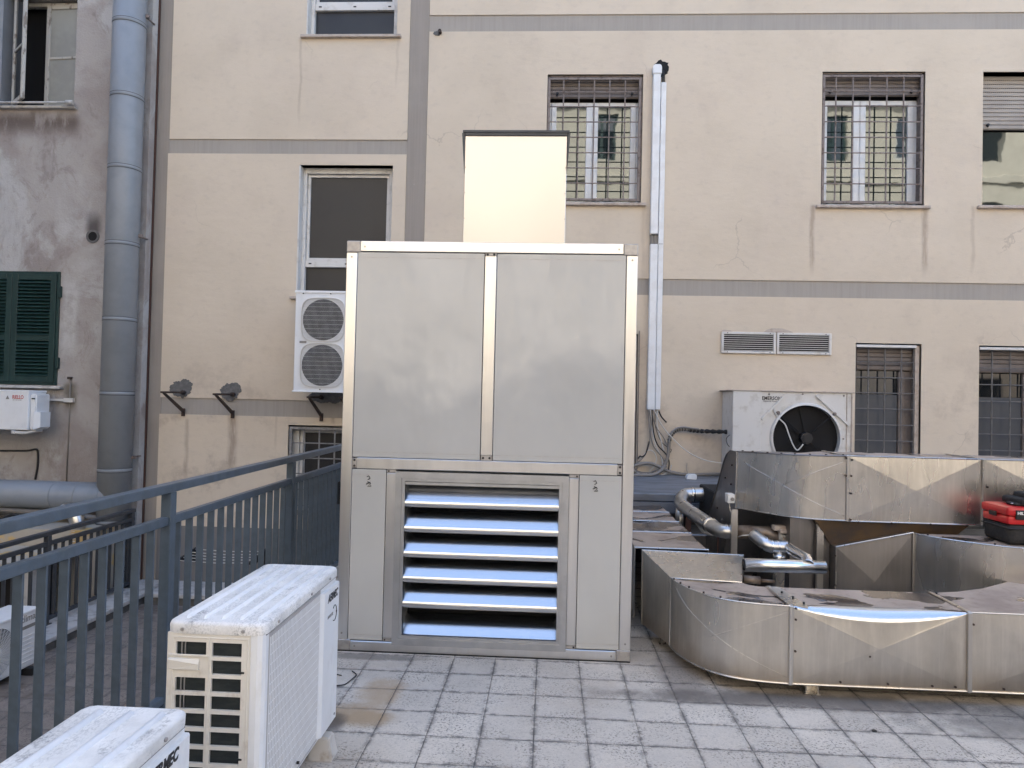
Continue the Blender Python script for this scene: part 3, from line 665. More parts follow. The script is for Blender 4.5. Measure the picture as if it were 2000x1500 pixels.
# lower alcove behind the far railing
al = thing('lean_to', 'low lean-to with pale ochre walls and dark doorway below the round duct', 'shed', (-6.5, 7.4, -6))
b = BM(); box(b, -9, -5.1, 7.9, 8.6, -6, -.05); obj('wall', b, M['ochre'], al)
b = BM(); box(b, -9, -5.28, 7.2, 7.88, -.30, -.24); hexa(b, [(-9, 6.9, -.27), (-5.75, 6.9, -.27), (-5.4, 7.2, -.27), (-9, 7.2, -.27)], [(-9, 6.9, -.25), (-5.75, 6.9, -.25), (-5.4, 7.2, -.23), (-9, 7.2, -.23)]); obj('roof', b, M['ochre'], al)
b = BM(); box(b, -9, -5.55, 7.3, 7.85, -6, -.31); obj('doorway', b, M['void'], al)
b = BM(); box(b, -5.50, -5.40, 7.25, 7.35, -6, -.31, .01); obj('post', b, M['pvc_old'], al)
b = BM(); p = [(-5.62, 8.05, .15), (-5.48, 8.0, .14), (-5.42, 7.98, .05), (-5.40, 7.98, -.1), (-5.40, 7.98, -.3)]
sp = spline(p, 14); tube(b, sp, [.075+.010*(i % 2) for i in range(len(sp))], 16)
tag(obj('flexible_hose', b, M['insul'], None, loc=(-5.4, 7.98, -.3)), 'short corrugated silver hose at the foot of the round grey duct', 'hose')
b = BM(); tube(b, spline([(-6.9, 8.2, .12), (-6.5, 8.15, .0), (-6.3, 8.15, .06), (-6.05, 8.12, -.06), (-5.9, 8.1, .02)], 6), .02, 6); tube(b, spline([(-6.9, 8.1, -.02), (-6.6, 8.1, .08), (-6.45, 8.1, -.05), (-6.0, 8.1, -.02)], 6), .014, 6)
tag(obj('loose_cable', b, M['cable_k'], None, loc=(-6.5, 8.1, 0)), 'tangle of black cable under the level branch of the round duct', 'cable')

# ================================================================== kerbs of the lower terrace
def kerb(name, segs, label):
    t = thing(name, label, 'kerb', (segs[0], segs[2], -.95))
    x0, x1, y0, y1 = segs
    b = BM(); box(b, x0+.02, x1-.02, y0+.02, y1-.02, -1.2, -.87); obj('base', b, M['concrete'], t)
    b = BM(); box(b, x0, x1, y0, y1, -.868, -.82, .006); obj('coping', b, M['marble'], t)
kerb('parapet_kerb', (-4.70, -1.95, 8.19, 8.79), 'low kerb with worn marble coping at the foot of the cream wall')
kerb('parapet_kerb', (-5.12, -4.72, -2, 8.79), 'low kerb with worn marble coping carrying the far dark railing')

# ================================================================== railings
def railing(label, X, y0, y1, zt, zm, zb, posts, sp, mats, mid=True, bw=.037):
    t = thing('railing', label, 'railing', (X, y0, zb))
    m = M[mats]
    b = BM(); box(b, X-.035, X+.025, y0, y1, zt-.042, zt, .003); obj('top_rail', b, m, t)
    b = BM(); box(b, X-.022, X+.016, y0, y1, zm-.042, zm, .003); obj('middle_rail', b, m, t)
    b = BM(); box(b, X-.02, X+.02, y0, y1, zb+.04, zb+.075, .003); obj('bottom_rail', b, m, t)
    for y in posts:
        b = BM(); box(b, X-.027, X+.0245, y-.028, y+.028, zb, zt-.043, .003); box(b, X-.07, X+.035, y-.055, y+.055, zb, zb+.01, .002); obj('post', b, m, t)
    bars = []; y = 3.078-sp*30
    while y < y1-.05:
        if y > y0+.05 and all(abs(y-p) > .045 for p in posts): bars.append(y)
        y += sp
    o0 = None
    for y in bars:
        if o0 is None:
            b = BM(); box(b, X-bw/2-.012, X+bw/2-.012, y-.0055, y+.0055, zb+.076, zm-.043, .001)
            o0 = obj('bar', b, m, t); yy = y
        else:
            o = o0.copy(); C.objects.link(o); o.parent = t; o.location = (0, y-yy, 0)
    return t
railing('slate blue steel railing with flat bars, running up to the silver cabinet', -1.875, .3, 7.0, 1.119, .957, 0, (1.55, 3.455, 5.14, 6.85), .1215, 'rail')
railing('darker low steel railing on the kerb at the far side of the lower terrace', -5.03, 1.0, 8.47, .125, .02, -.82, (5.0, 6.97, 8.42), .115, 'rail_dark')
b = BM(); box(b, -1.955, -1.925, .3, 3.42, -.05, .022, .002); tag(obj('edge_trim', b, M['marble'], None, loc=(-1.94, .3, 0)), 'pale metal edging strip along the tiled roof under the blue railing', 'edging')
# dark hasp box on the railing near the cabinet
b = BM(); box(b, -1.86, -1.835, 6.25, 6.31, .60, .80, .004); frame = obj('lock_plate', b, M['black'], None, loc=(-1.85, 6.28, .6)); tag(frame, 'small black lock plate on the railing beside the silver cabinet', 'lock')

# clothes line brackets on the lower wall
cl = thing('clothes_line', 'wall mounted clothes line with two dark brackets low on the grey plinth', 'clothes line', (-4.0, 8.79, -.5))
for x in (-4.38, -3.50):
    b = BM(); prism(b, [(8.79, -.38), (8.30, -.44), (8.30, -.47), (8.62, -.5), (8.79, -.60)], 'x', x-.012, x+.012); obj('bracket', b, M['black'], cl)
for y, z in ((8.33, -.455), (8.42, -.44), (8.52, -.43), (8.62, -.42), (8.71, -.40)):
    b = BM(); tube(b, [(-4.38, y, z), (-3.94, y, z-.015), (-3.50, y, z)], .006, 6); obj('line', b, M['cable_w'], cl)

# ================================================================== wall brackets
def bracket(x, z, label, first=[None]):
    if first[0] is None:
        t = thing('wall_bracket', label, 'bracket', (x, 8.79, z), 'rusty brackets on the cream wall')
        b = BM(); box(b, x-.02, x+.02, 8.27, 8.79, z-.012, z+.012, .002); obj('arm', b, M['rust'], t)
        b = BM(); hexa(b, [(x-.014, 8.30, z-.013), (x+.014, 8.30, z-.013), (x+.014, 8.76, z-.245), (x-.014, 8.76, z-.245)],
                       [(x-.014, 8.34, z-.012), (x+.014, 8.34, z-.012), (x+.014, 8.79, z-.22), (x-.014, 8.79, z-.22)]); obj('brace', b, M['rust'], t)
        b = BM(); box(b, x-.02, x+.02, 8.77, 8.795, z-.30, z-.2, .002); obj('wall_plate', b, M['rust'], t)
        b = BM(); tube(b, [(x, 8.74, z), (x, 8.79, z)], .028, 8); obj('bolt', b, M['rust'], t)
        first[0] = t; return t
    f = first[0]; t = f.copy(); C.objects.link(t); t.location = (x, 8.79, z); t['label'] = label
    for c in list(f.children):
        d = c.copy(); C.objects.link(d); d.parent = t
    return t
bracket(-4.62, 1.555, 'empty rusty bracket nearest the house corner, leftmost on the cream wall')
bracket(-3.98, 1.545, 'empty rusty bracket above the long dark stain, between the other two')
bracket(-2.84, 1.535, 'rusty bracket carrying the white double fan unit')
bracket(-2.45, 1.535, 'rusty bracket under the double fan unit, hidden by the silver cabinet')

# ================================================================== double fan condenser
df = thing('condenser_unit', 'white double fan outdoor unit hung on the cream wall left of the silver cabinet', 'outdoor unit', (-2.6, 8.27, 1.56))
dx0, dx1, dz0, dz1 = -3.025, -2.10, 1.60, 2.795
b = BM(); box(b, dx0, dx1, 8.27, 8.6, dz0, dz1, .012, 2); obj('body', b, M['white'], df)
b = BM(); box(b, dx0-.008, dx1+.008, 8.262, 8.61, dz1-.025, dz1+.005, .004); obj('lid', b, M['white'], df); b = BM(); box(b, dx0-.01, dx1+.006, 8.26, 8.6, dz0-.006, dz0+.012, .003); obj('base_pan', b, M['white'], df)
def sq_grille(cx, cz, r, y, parent):
    b = BM(); n = 48; out = []
    def sq(rr, p=4.2, k=1.0):
        o = []
        for i in range(n):
            a = 2*math.pi*i/n; c, s_ = math.cos(a), math.sin(a)
            q = rr/((abs(c)**p+abs(s_)**p)**(1/p)); o.append((cx+c*q, cz+s_*q*k))
        return o
    o1, o2 = sq(r), sq(r-.008)
    V = [[b.verts.new((p[0], yy, p[1])) for p in pts] for pts, yy in ((o1, y), (o1, y-.016), (o2, y-.016), (o2, y))]
    for q in range(3):
        for i in range(n): b.faces.new((V[q][i], V[q][(i+1) % n], V[q+1][(i+1) % n], V[q+1][i]))
    def lim(d, p=4.2):
        t = max(0., r**p-abs(d)**p); return t**(1/p)
    k = -r+.012
    while k < r-.004:
        h = lim(k)-.002
        box(b, cx+k-.0009, cx+k+.0009, y-.018, y-.014, cz-h, cz+h); k += .0135
    k = -r+.05
    while k < r-.02:
        h = lim(k)-.002; box(b, cx-h, cx+h, y-.014, y-.011, cz+k-.0012, cz+k+.0012); k += .052
    obj('fan_grille', b, M['pvc_old'], parent)
    b = BM(); tube(b, [(cx, y-.003, cz), (cx, y+.002, cz)], r*.93, 48); f = obj('fan_opening', b, M['void'], parent)
    b = BM()
    for i in range(3):
        a = i*2*math.pi/3+.4; pts = []
        for rr, da in ((.05, -.3), (r*.86, -.05), (r*.88, .65), (.05, .9)):
            pts.append((cx+math.cos(a+da)*rr, cz+math.sin(a+da)*rr))
        prism(b, pts, 'y', y-.0075, y-.005)
    tube(b, [(cx, y-.009, cz), (cx, y-.003, cz)], .055, 20); obj('fan', b, M['black'], f)
sq_grille(-2.685, 2.455, .262, 8.27, df); sq_grille(-2.685, 1.915, .262, 8.27, df)
b = BM(); box(b, -2.96, -2.88, 8.262, 8.268, 2.175, 2.20); obj('label', b, M['text_g'], df)
b = BM()
for x, z in ((-2.93, 2.765), (-2.6, 2.765), (-2.7, 1.63)): tube(b, [(x, 8.255, z), (x, 8.27, z)], .007, 8)
obj('screw', b, M['black'], df)

# ================================================================== small wall unit on the old building
ry = 8.18
ru = thing('condenser_unit', 'white outdoor unit with red lettering mounted below the green shutters', 'outdoor unit', (-6.5, ry, 1.07))
b = BM(); box(b, -7.05, -6.205, ry, ry+.30, 1.065, 1.535, .012, 2); obj('body', b, M['white'], ru)
b = BM(); box(b, -7.055, -6.20, ry-.003, ry+.305, 1.515, 1.54, .004); obj('lid', b, M['white'], ru)
b = BM(); prism(b, [(ry+.03, 1.07), (ry+.27, 1.07), (ry+.27, 1.50), (ry+.03, 1.50)], 'x', -6.204, -6.13, .012); obj('side_cover', b, M['white'], ru)
b = BM(); hexa(b, [(-6.15, ry+.02, 1.07), (-6.085, ry+.05, 1.10), (-6.085, ry+.22, 1.10), (-6.15, ry+.24, 1.07)], [(-6.15, ry+.02, 1.28), (-6.085, ry+.05, 1.28), (-6.085, ry+.22, 1.28), (-6.15, ry+.24, 1.28)]); obj('valve_cover', b, M['white'], ru)
b = BM(); box(b, -6.18, -6.145, ry+.018, ry+.032, 1.435, 1.45); obj('handle_slot', b, M['black'], ru)
b = BM(); k = -.22
while k < .22:
    h = math.sqrt(.22**2-k*k); box(b, -6.79-h, -6.79+h, ry-.012, ry-.008, 1.30+k-.002, 1.30+k+.002); k += .0105
for a in range(24): tube(b, [(-6.79+math.cos(a*.2618)*.06, ry-.010, 1.30+math.sin(a*.2618)*.06), (-6.79+math.cos(a*.2618)*.22, ry-.010, 1.30+math.sin(a*.2618)*.22)], .0018, 4, False)
disc(b, (-6.79, ry-.012, 1.30), 'y', .218, .228, .014); obj('fan_grille', b, M['pvc'], ru)
b = BM(); tube(b, [(-6.79, ry-.004, 1.30), (-6.79, ry+.001, 1.30)], .218, 40); obj('fan_opening', b, M['black'], ru)
text('RIELLO', M['text_r'], ru, (-6.405, ry-.002, 1.437), ROT_Y, .062, bold=.0012, sx=.72)
b = BM(); prism(b, [(-6.487, 1.43), (-6.44, 1.43), (-6.463, 1.475)], 'y', ry-.003, ry-.001); obj('emblem', b, M['text_g'], ru)
text('AIR CONDITIONER', M['text_g'], ru, (-6.40, ry-.002, 1.418), ROT_Y, .013)
b = BM(); box(b, -6.07, -5.95, OL-.05, OL, 1.40, 1.412, .002); box(b, -6.07, -5.95, OL-.05, OL, 1.44, 1.452, .002); box(b, -7.0, -5.95, OL-.045, OL-.001, 1.413, 1.439)
box(b, -6.40, -6.36, ry-.01, OL, 1.02, 1.06, .003); obj('bracket', b, M['pvc_old'], ru)
b = BM(); tube(b, spline([(-6.38, ry+.02, 1.035), (-6.26, ry+.03, 1.03), (-6.16, ry+.1, 1.06)], 5), .02, 8); obj('drain_pipe', b, M['cable_w'], ru)

# ================================================================== big white condensers in front
def condenser(label, x0, x1, y0, y1, z0, z1, style):
    t = thing('condenser_unit', label, 'outdoor unit', ((x0+x1)/2, (y0+y1)/2, 0))
    zl = z1-.036
    # body as a shell with rounded corners
    ch = .022
    pts = [(x0, y0+.006), (x0+.006, y0), (x1-ch, y0), (x1-.007, y0+.007), (x1, y0+ch), (x1, y1-ch), (x1-.007, y1-.007), (x1-ch, y1), (x0+.02, y1), (x0, y1-.02)]
    b = BM(); prism(b, [(min(max(p[0], x0+.004), x1-.004), min(max(p[1], y0+.012), y1-.004)) for p in pts], 'z', z0, zl); obj('body', b, M['white'], t)
    # lid with a rolled rim and pressed ribs
    b = BM()
    def ring(ins, z):
        c = .03; X0, X1, Y0, Y1 = x0+ins, x1-ins, y0+ins, y1-ins; c = max(.006, c-ins*.4)
        return [b.verts.new(p) for p in ((X0+c, Y0, z), (X1-c, Y0, z), (X1-c*.3, Y0+c*.3, z), (X1, Y0+c, z), (X1, Y1-c, z), (X1-c*.3, Y1-c*.3, z), (X1-c, Y1, z), (X0+c, Y1, z), (X0+c*.3, Y1-c*.3, z), (X0, Y1-c, z), (X0, Y0+c, z), (X0+c*.3, Y0+c*.3, z))]
    rs = [ring(-.003, zl-.004), ring(-.004, z1-.012), ring(.000, z1-.004), ring(.008, z1), ring(.022, z1-.001)]
    for a in range(len(rs)-1):
        for i in range(12): f = b.faces.new((rs[a][i], rs[a][(i+1) % 12], rs[a+1][(i+1) % 12], rs[a+1][i])); f.smooth = True
    b.faces.new(rs[-1])
    nl = len(b.faces); n = 5 if style == 'big' else 3
    for i in range(n):
        cx = x0+(i+.75)*(x1-x0)/(n+.35); hw = .0052 if style == 'big' else .0065; e = .035
        prof = [(-hw*1.7, z1-.0012), (-hw*.6, z1+.0085), (hw*.6, z1+.0085), (hw*1.7, z1-.0012)]
        va = [b.verts.new((cx+p[0], y0+e+.012, p[1])) for p in prof]; vb = [b.verts.new((cx+p[0], y1-e-.012, p[1])) for p in prof]
        for j in range(3): f = b.faces.new((va[j], va[j+1], vb[j+1], vb[j])); f.smooth = True
        for vv, yy, s_ in ((va, y0+e, -1), (vb, y1-e, 1)):
            c1 = b.verts.new((cx, yy, z1-.0012))
            for j in range(3): b.faces.new((vv[j], vv[j+1], c1))
    for f in list(b.faces)[nl:]: f.material_index = 1
    lid = obj('lid', b, [M['lid'], M['white']], t)
    b = BM()
    for yy in (y0+.12, (y0+y1)/2+.05, y1-.13): tube(b, [(x1+.002, yy, z1-.026), (x1+.008, yy, z1-.026)], .006, 8)
    for xx in (x0+.055, x1-.07): tube(b, [(xx, y0-.008, z1-.025), (xx, y0-.002, z1-.025)], .0065, 8)
    obj('screw', b, M['alu_corner'], lid)
    b = BM(); box(b, x1-.3, x1+.001, y0+.02, y1-.02, zl-.0075, zl-.0042); obj('shadow_gap', b, M['black'], lid)
    # louvred end facing the viewer
    zw = zl-.002; px0, px1 = x0+.002, x1-.045
    hs = []; w0, w1 = x0+.032, x0+.137; v0, v1 = x0+.157, x0+.260
    ph = .0600; zt = zw-.030
    rows = int((zt-z0-.02)/ph)
    for i in range(rows):
        hs.append((v0, v1, zt-i*ph-.047, zt-i*ph))
        if i != 1: hs.append((w0, w1, zt-i*ph-.047, zt-i*ph))
    b = BM(); yy = y0+.0
    holed(b, px0, px1, z0, zw, hs, yy, .010, .02)
    if rows > 3:
        h1 = zt-ph; box(b, x0+.008, x0+.145, yy-.005, yy-.0005, h1+.012, h1+.019, .001)
    for a_, b_ in ((x0+.018, x0+.024), (x0+.145, x0+.149), (x1-.055, x1-.050)): box(b, a_, b_, yy-.003, yy-.0004, z0+.02, zw-.016, .001)
    box(b, x0+.018, x1-.05, yy-.003, yy-.0004, zw-.017, zw-.012, .001)
    le = obj('louvred_end', b, M['aged'], t)
    b = BM(); hz = zt-ph
    hexa(b, [(x0+.012, yy-.010, hz-.030), (x0+.115, yy-.010, hz-.030), (x0+.115, yy-.0005, hz-.034), (x0+.012, yy-.0005, hz-.034)],
         [(x0+.012, yy-.016, hz+.004), (x0+.115, yy-.010, hz-.012), (x0+.115, yy-.0005, hz+.005), (x0+.012, yy-.0005, hz+.008)])
    obj('handle', b, M['aged'], le)
    b = BM()
    for q in (.13, .42): box(b, x1-.078, x1-.064, yy-.003, yy-.0005, zw-q, zw-q+.006)
    obj('clip_hole', b, M['black'], le)
    b = BM(); box(b, x0+.03, x1-.05, yy+.011, yy+.014, z0+.01, zw-.02); obj('coil', b, M['fins'], le)
    b = BM(); box(b, x0+.048, x0+.052, yy+.0045, yy+.0095, z0+.02, zw-.03); box(b, x0+.060, x0+.063, yy+.0045, yy+.0095, z0+.02, zw-.03); obj('coil_pipe', b, M['alu_corner'], le)
    # corner strip
    b = BM(); prism(b, [(x1-.044, y0+.0), (x1-ch, y0), (x1-.007, y0+.007), (x1, y0+ch), (x1, y0+.045), (x1-.01, y0+.045), (x1-.01, y0+.02), (x1-.044, y0+.012)], 'z', z0, zw)
    obj('corner_post', b, M['aged'] if False else M['white'], t)
    # wire grille on the long side
    gy0, gy1, gz0, gz1 = y0+.062, y1-.245, z0+.02, zl-.022
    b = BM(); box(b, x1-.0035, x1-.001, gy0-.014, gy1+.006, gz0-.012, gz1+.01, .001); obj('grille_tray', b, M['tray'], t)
    b = BM(); k = gy0
    xg = x1-.0004
    while k < gy1:
        box(b, xg-.0009, xg+.0008, k-.0030, k+.0030, gz0, gz1-.004); k += .0140
    k = gz0+.03
    while k < gz1: box(b, xg-.0009, xg+.0005, gy0, gy1, k-.0016, k+.0016); k += .034
    obj('side_grille', b, M['white'], t)
    # plain raised panel with the lettering
    b = BM(); prism(b, [(x1-.002, y1-.238), (x1+.012, y1-.222), (x1+.012, y1-.014), (x1+.004, y1-.004), (x1-.03, y1-.002), (x1-.03, y1-.238)], 'z', z0+.012, zl-.03)
    pn = obj('end_panel', b, M['white'], t)
    return t
ca = condenser('large white condenser with ribbed dusty lid and dark louvred end', -1.277, -.942, 2.368, 3.21, .115, .80, 'big')
X1 = -.942
text('AERMEC', M['text_k'], ca, (X1+.0125, 3.035, .680), ROT_X, .046, bold=.0016, shear=.25, sx=.80)
text('INVERTER', M['text_g'], ca, (X1+.0125, 3.035, .610), ROT_X, .019, shear=.25, sx=.9)
b = BM(); tube(b, [(X1+.0135, 3.13+math.cos(a)*.030, .612+math.sin(a)*.034) for a in [-2.2+i*.25 for i in range(19)]], .0016, 6); tube(b, [(X1+.0130, 3.158, .612), (X1+.0145, 3.158, .612)], .007, 10); obj('swirl', b, M['text_k'], ca)
b = BM()
for yy, zz in ((2.72, .16), (3.17, .15)): tube(b, [(X1+.004, yy, zz), (X1+.013, yy, zz)], .006, 8)
obj('screw', b, M['black'], ca)
def foot(x, y, label, first=[None]):
    if first[0] is None:
        t = thing('foot_block', label, 'support block', (x, y, 0), 'tapered feet under the condensers')
        b = BM()
        hexa(b, [(x-.055, y-.05, 0), (x+.055, y-.05, 0), (x+.055, y+.05, 0), (x-.055, y+.05, 0)], [(x-.036, y-.034, .095), (x+.036, y-.034, .095), (x+.036, y+.034, .095), (x-.036, y+.034, .095)])
        hexa(b, [(x-.06, y-.055, 0), (x+.06, y-.055, 0), (x+.06, y+.055, 0), (x-.06, y+.055, 0)], [(x-.053, y-.048, .012), (x+.053, y-.048, .012), (x+.053, y+.048, .012), (x-.053, y+.048, .012)])
        bmesh.ops.bevel(b, geom=b.edges[:], offset=.006, segments=2, affect='EDGES'); obj('block', b, M['foot'], t)
        b = BM(); tube(b, [(x-.012, y, .094), (x-.012, y, .100)], .015, 14); tube(b, [(x-.012, y, .099), (x-.012, y, .108)], .009, 6); tube(b, [(x-.012, y, .1), (x-.012, y, .122)], .0035, 6); obj('bolt', b, M['alu_corner'], t)
        first[0] = t; return
    f = first[0]; t = f.copy(); C.objects.link(t); t.location = (x, y, 0); t['label'] = label
    for c in list(f.children): d = c.copy(); C.objects.link(d); d.parent = t
foot(-.952, 3.09, 'cream tapered foot showing under the right corner of the large white condenser')
foot(-1.20, 3.05, 'hidden foot under the back left corner of the large white condenser')
foot(-.985, 2.5, 'foot under the near right corner of the large white condenser')
foot(-1.20, 2.5, 'foot under the near left corner of the large white condenser')
cb = condenser('white condenser with a grimy three-ribbed lid, nearest the viewer', -1.300, -1.003, 1.16, 1.99, .115, .68, 'small')
text('AERMEC', M['text_k'], cb, (-1.003+.0125, 1.765, .578), ROT_X, .046, bold=.0018, shear=.25, sx=.85)
for x in (-1.25, -1.05):
    for y in (1.3, 1.85): foot(x, y, 'unseen foot under the smaller condenser, %s %s corner' % ('near' if y < 1.5 else 'far', 'left' if x < -1.1 else 'right'))

# third unit, on the lower terrace
cx1, cy0, cy1, cz0, cz1 = -4.53, 5.42, 6.20, -.885, -.385
cu3 = thing('condenser_unit', 'white fan unit behind the blue railing, on the lower terrace', 'outdoor unit', (-4.66, 5.8, -.95))
b = BM(); box(b, -4.82, cx1, cy0, cy1, cz0, cz1-.012, .02, 2); obj('body', b, M['white'], cu3)
b = BM(); box(b, -4.825, cx1+.005, cy0-.005, cy1+.005, cz1-.03, cz1, .012, 2); obj('lid', b, M['white'], cu3)
b = BM(); yc, zc = 5.70, -.64
disc(b, (cx1+.004, yc, zc), 'x', .205, .22, -.014, 40)
for i in range(1, 16): disc(b, (cx1+.006, yc, zc), 'x', .05+i*.0103-.0016, .05+i*.0103+.0016, -.006, 40)
for i in range(30): a = i*2*math.pi/30; tube(b, [(cx1+.006, yc+math.cos(a)*.05, zc+math.sin(a)*.05), (cx1+.006, yc+math.cos(a+.5)*.21, zc+math.sin(a+.5)*.21)], .002, 4, False)
tube(b, [(cx1+.002, yc, zc), (cx1+.014, yc, zc)], .048, 24); obj('fan_grille', b, M['white'], cu3)
b = BM(); tube(b, [(cx1-.002, yc, zc), (cx1+.002, yc, zc)], .206, 40); obj('fan_opening', b, M['black'], cu3)
text('clima', M['text_g'], cu3, (cx1+.001, 5.975, -.475), ROT_X, .085, bold=.001)
b = BM(); box(b, cx1-.001, cx1+.001, 5.99, 6.15, -.54, -.51); obj('label', b, M['text_g'], cu3)
b = BM()
for i in range(7): box(b, cx1-.002, cx1+.005, 5.95, 6.16, -.83+i*.037, -.823+i*.037, .002)
obj('pressed_rib', b, M['white'], cu3)
b = BM()
for y in (5.55, 6.08): box(b, -4.84, cx1+.06, y-.03, y+.03, -.949, -.884, .004)
obj('foot', b, M['black'], cu3)

# ================================================================== silver ventilation cabinet
FYc = 4.355
cab = thing('ventilation_cabinet', 'tall grey cabinet framed in bright aluminium with louvred intake and square flue', 'ventilation cabinet', (-.37, FYc, 0))
X0, X1_, Z1, D = -1.277, .527, 2.540, 1.25
t = .068
b = BM(); box(b, X0+.02, X1_-.02, FYc+.18, FYc+D-.02, .02, Z1-.02); box(b, X0+.02, X0+.04, FYc+.051, FYc+.179, .02, Z1-.02); box(b, X1_-.04, X1_-.02, FYc+.051, FYc+.179, .02, Z1-.02); box(b, X0+.041, X1_-.041, FYc+.051, FYc+.179, Z1-.06, Z1-.02); obj('casing', b, M['panel'], cab)
c = .072
for x0, x1 in ((X0, X0+t), (X1_-t, X1_)):
    b = BM(); box(b, x0, x1, FYc, FYc+.05, c, Z1-c, .003); obj('frame_post', b, M['alu'], cab)
b = BM(); box(b, X0+.087, X1_-.087, FYc-.001, FYc+.05, Z1-t+.004, Z1, .003); obj('frame_rail', b, M['alu_h'], cab)
b = BM(); box(b, X0+.087, X1_-.087, FYc-.001, FYc+.05, 0, t-.004, .003); obj('frame_rail', b, M['alu_h'], cab)
for x0, sx in ((X0, 1), (X1_, -1)):
    for z0, sz in ((0, 1), (Z1, -1)):
        b = BM(); xa, xb = sorted((x0-.001*sx, x0+.0865*sx)); za, zb = sorted((z0-.001*sz if z0 else 0, z0+.0715*sz)); box(b, xa, xb, FYc-.002, FYc+.06, za, zb, .005); obj('corner_piece', b, M['alu_corner'], cab)
zr0, zr1 = 1.125, 1.192
b = BM(); box(b, X0+.098, X1_-.098, FYc+.001, FYc+.05, zr0, zr1, .003); obj('frame_rail', b, M['alu_h'], cab)
b = BM(); box(b, -.410, -.338, FYc+.001, FYc+.05, zr1+.035, Z1-t-.016, .003); obj('frame_post', b, M['alu'], cab)
for x0, x1, z0, z1 in ((X0+t+.002, X0+.097, zr0+.004, zr1-.004), (X1_-.097, X1_-t-.002, zr0+.004, zr1-.004), (-.408, -.340, zr1+.001, zr1+.034), (-.408, -.340, Z1-t-.015, Z1-t+.002)):
    b = BM(); box(b, x0, x1, FYc+.003, FYc+.04, z0, z1, .002); pl = obj('joint_plate', b, M['alu_corner'], cab)
    b = BM()
    if x1-x0 > .05: sc = [(x0+.014, (z0+z1)/2), (x1-.014, (z0+z1)/2)]
    else: sc = [((x0+x1)/2, z0+.012), ((x0+x1)/2, z1-.012)]
    for q in sc: tube(b, [(q[0], FYc+.0015, q[1]), (q[0], FYc+.004, q[1])], .0075, 12)
    obj('screw', b, M['black'], pl)
def cpanel(x0, x1, z0, z1):
    b = BM(); box(b, x0, x1, FYc+.004, FYc+.03, z0, z1, .0015)
    o = obj('panel', b, M['panel'], cab)
    for z in (z0+.032, z1-.032): b = BM(); box(b, x0+.001, x1-.001, FYc+.0028, FYc+.0036, z-.0012, z+.0012); obj('fold_line', b, M['alu_corner'], o)
    b = BM(); box(b, x0-.003, x0-.0003, FYc+.008, FYc+.029, z0-.003, z1+.003); box(b, x1+.0003, x1+.003, FYc+.008, FYc+.029, z0-.003, z1+.003); box(b, x0, x1, FYc+.008, FYc+.029, z1+.0003, z1+.004)
    obj('gap', b, M['black'], o)
    return o
cpanel(X0+t+.003, -.414, zr1+.004, Z1-t-.001); cpanel(-.334, X1_-t-.003, zr1+.004, Z1-t-.001)
pa = cpanel(X0+t+.003, -.993, t+.002, zr0-.004); pb = cpanel(.200, X1_-t-.003, t+.002, zr0-.004)
def scribble(par, x, z):
    for st in ([(0, .03), (.012, .036), (.02, .02), (.006, .012)], [(.004, .0), (.024, -.012), (.005, -.03), (.028, -.026)], [(-.004, -.016), (.022, -.004)]):
        b = BM(); tube(b, [(x+p[0], FYc+.002, z+p[1]) for p in st], .0028, 5); obj('marker_scribble', b, M['text_k'], par)
scribble(pa, -1.112, 1.045); scribble(pb, .285, 1.055)
for x0, x1 in ((-.989, -.930), (.137, .196)):
    b = BM(); box(b, x0, x1, FYc+.002, FYc+.05, t+.020, zr0-.024, .003); obj('frame_post', b, M['alu'], cab)
    for z0 in (t-.002, zr0-.022):
        b = BM(); box(b, x0+.001, x1-.001, FYc+.004, FYc+.04, z0+.001, z0+.020, .001); pl = obj('joint_plate', b, M['alu_corner'], cab)
        b = BM(); tube(b, [((x0 if x0 < 0 else x1)+(.012 if x0 < 0 else -.012), FYc+.0025, z0+.01), ((x0 if x0 < 0 else x1)+(.012 if x0 < 0 else -.012), FYc+.005, z0+.01)], .006, 10); obj('screw', b, M['black'], pl)
b = BM()
for x, z in ((X0+.033, Z1-.10), (X1_-.033, Z1-.10), (X0+.033, .11), (X1_-.033, .11), (X0+.115, Z1-.035), (X1_-.115, Z1-.035), (X0+.115, .034), (X1_-.115, .034)):
    tube(b, [(x, FYc-.004, z), (x, FYc, z)], .006, 12)
obj('screw', b, M['alu_corner'], cab)
b = BM(); box(b, X0+.002, X1_-.002, FYc-.006, FYc-.0015, .0005, .008); obj('base_contact_line', b, M['black'], cab)  # black strip added to draw the dark contact line under the cabinet
# louvred intake
lx0, lx1, lz0, lz1 = -.929, .136, .054, 1.114
b = BM()
def mitre(b, x0, x1, z0, z1, w_, ya, yb):
    o = [(x0, z0), (x1, z0), (x1, z1), (x0, z1)]; i = [(x0+w_, z0+w_), (x1-w_, z0+w_), (x1-w_, z1-w_), (x0+w_, z1-w_)]
    for k in range(4):
        A, B_, C_, D_ = o[k], o[(k+1) % 4], i[(k+1) % 4], i[k]
        e = .0006
        hexa(b, [(A[0], ya, A[1]), (B_[0], ya, B_[1]), (C_[0], ya, C_[1]), (D_[0], ya, D_[1])], [(A[0], yb, A[1]), (B_[0], yb, B_[1]), (C_[0], yb, C_[1]), (D_[0], yb, D_[1])])
mitre(b, lx0, lx1, lz0, lz1, .038, FYc-.016, FYc+.03); fr = obj('louvre_frame', b, M['louvre_frame'], cab)
b = BM(); mitre(b, lx0+.0385, lx1-.0385, lz0+.0385, lz1-.0385, .020, FYc-.009, FYc+.03); obj('inner_frame', b, M['louvre_frame'], fr)
bx0, bx1, bz0, bz1 = lx0+.059, lx1-.059, lz0+.052, lz1-.059-.022
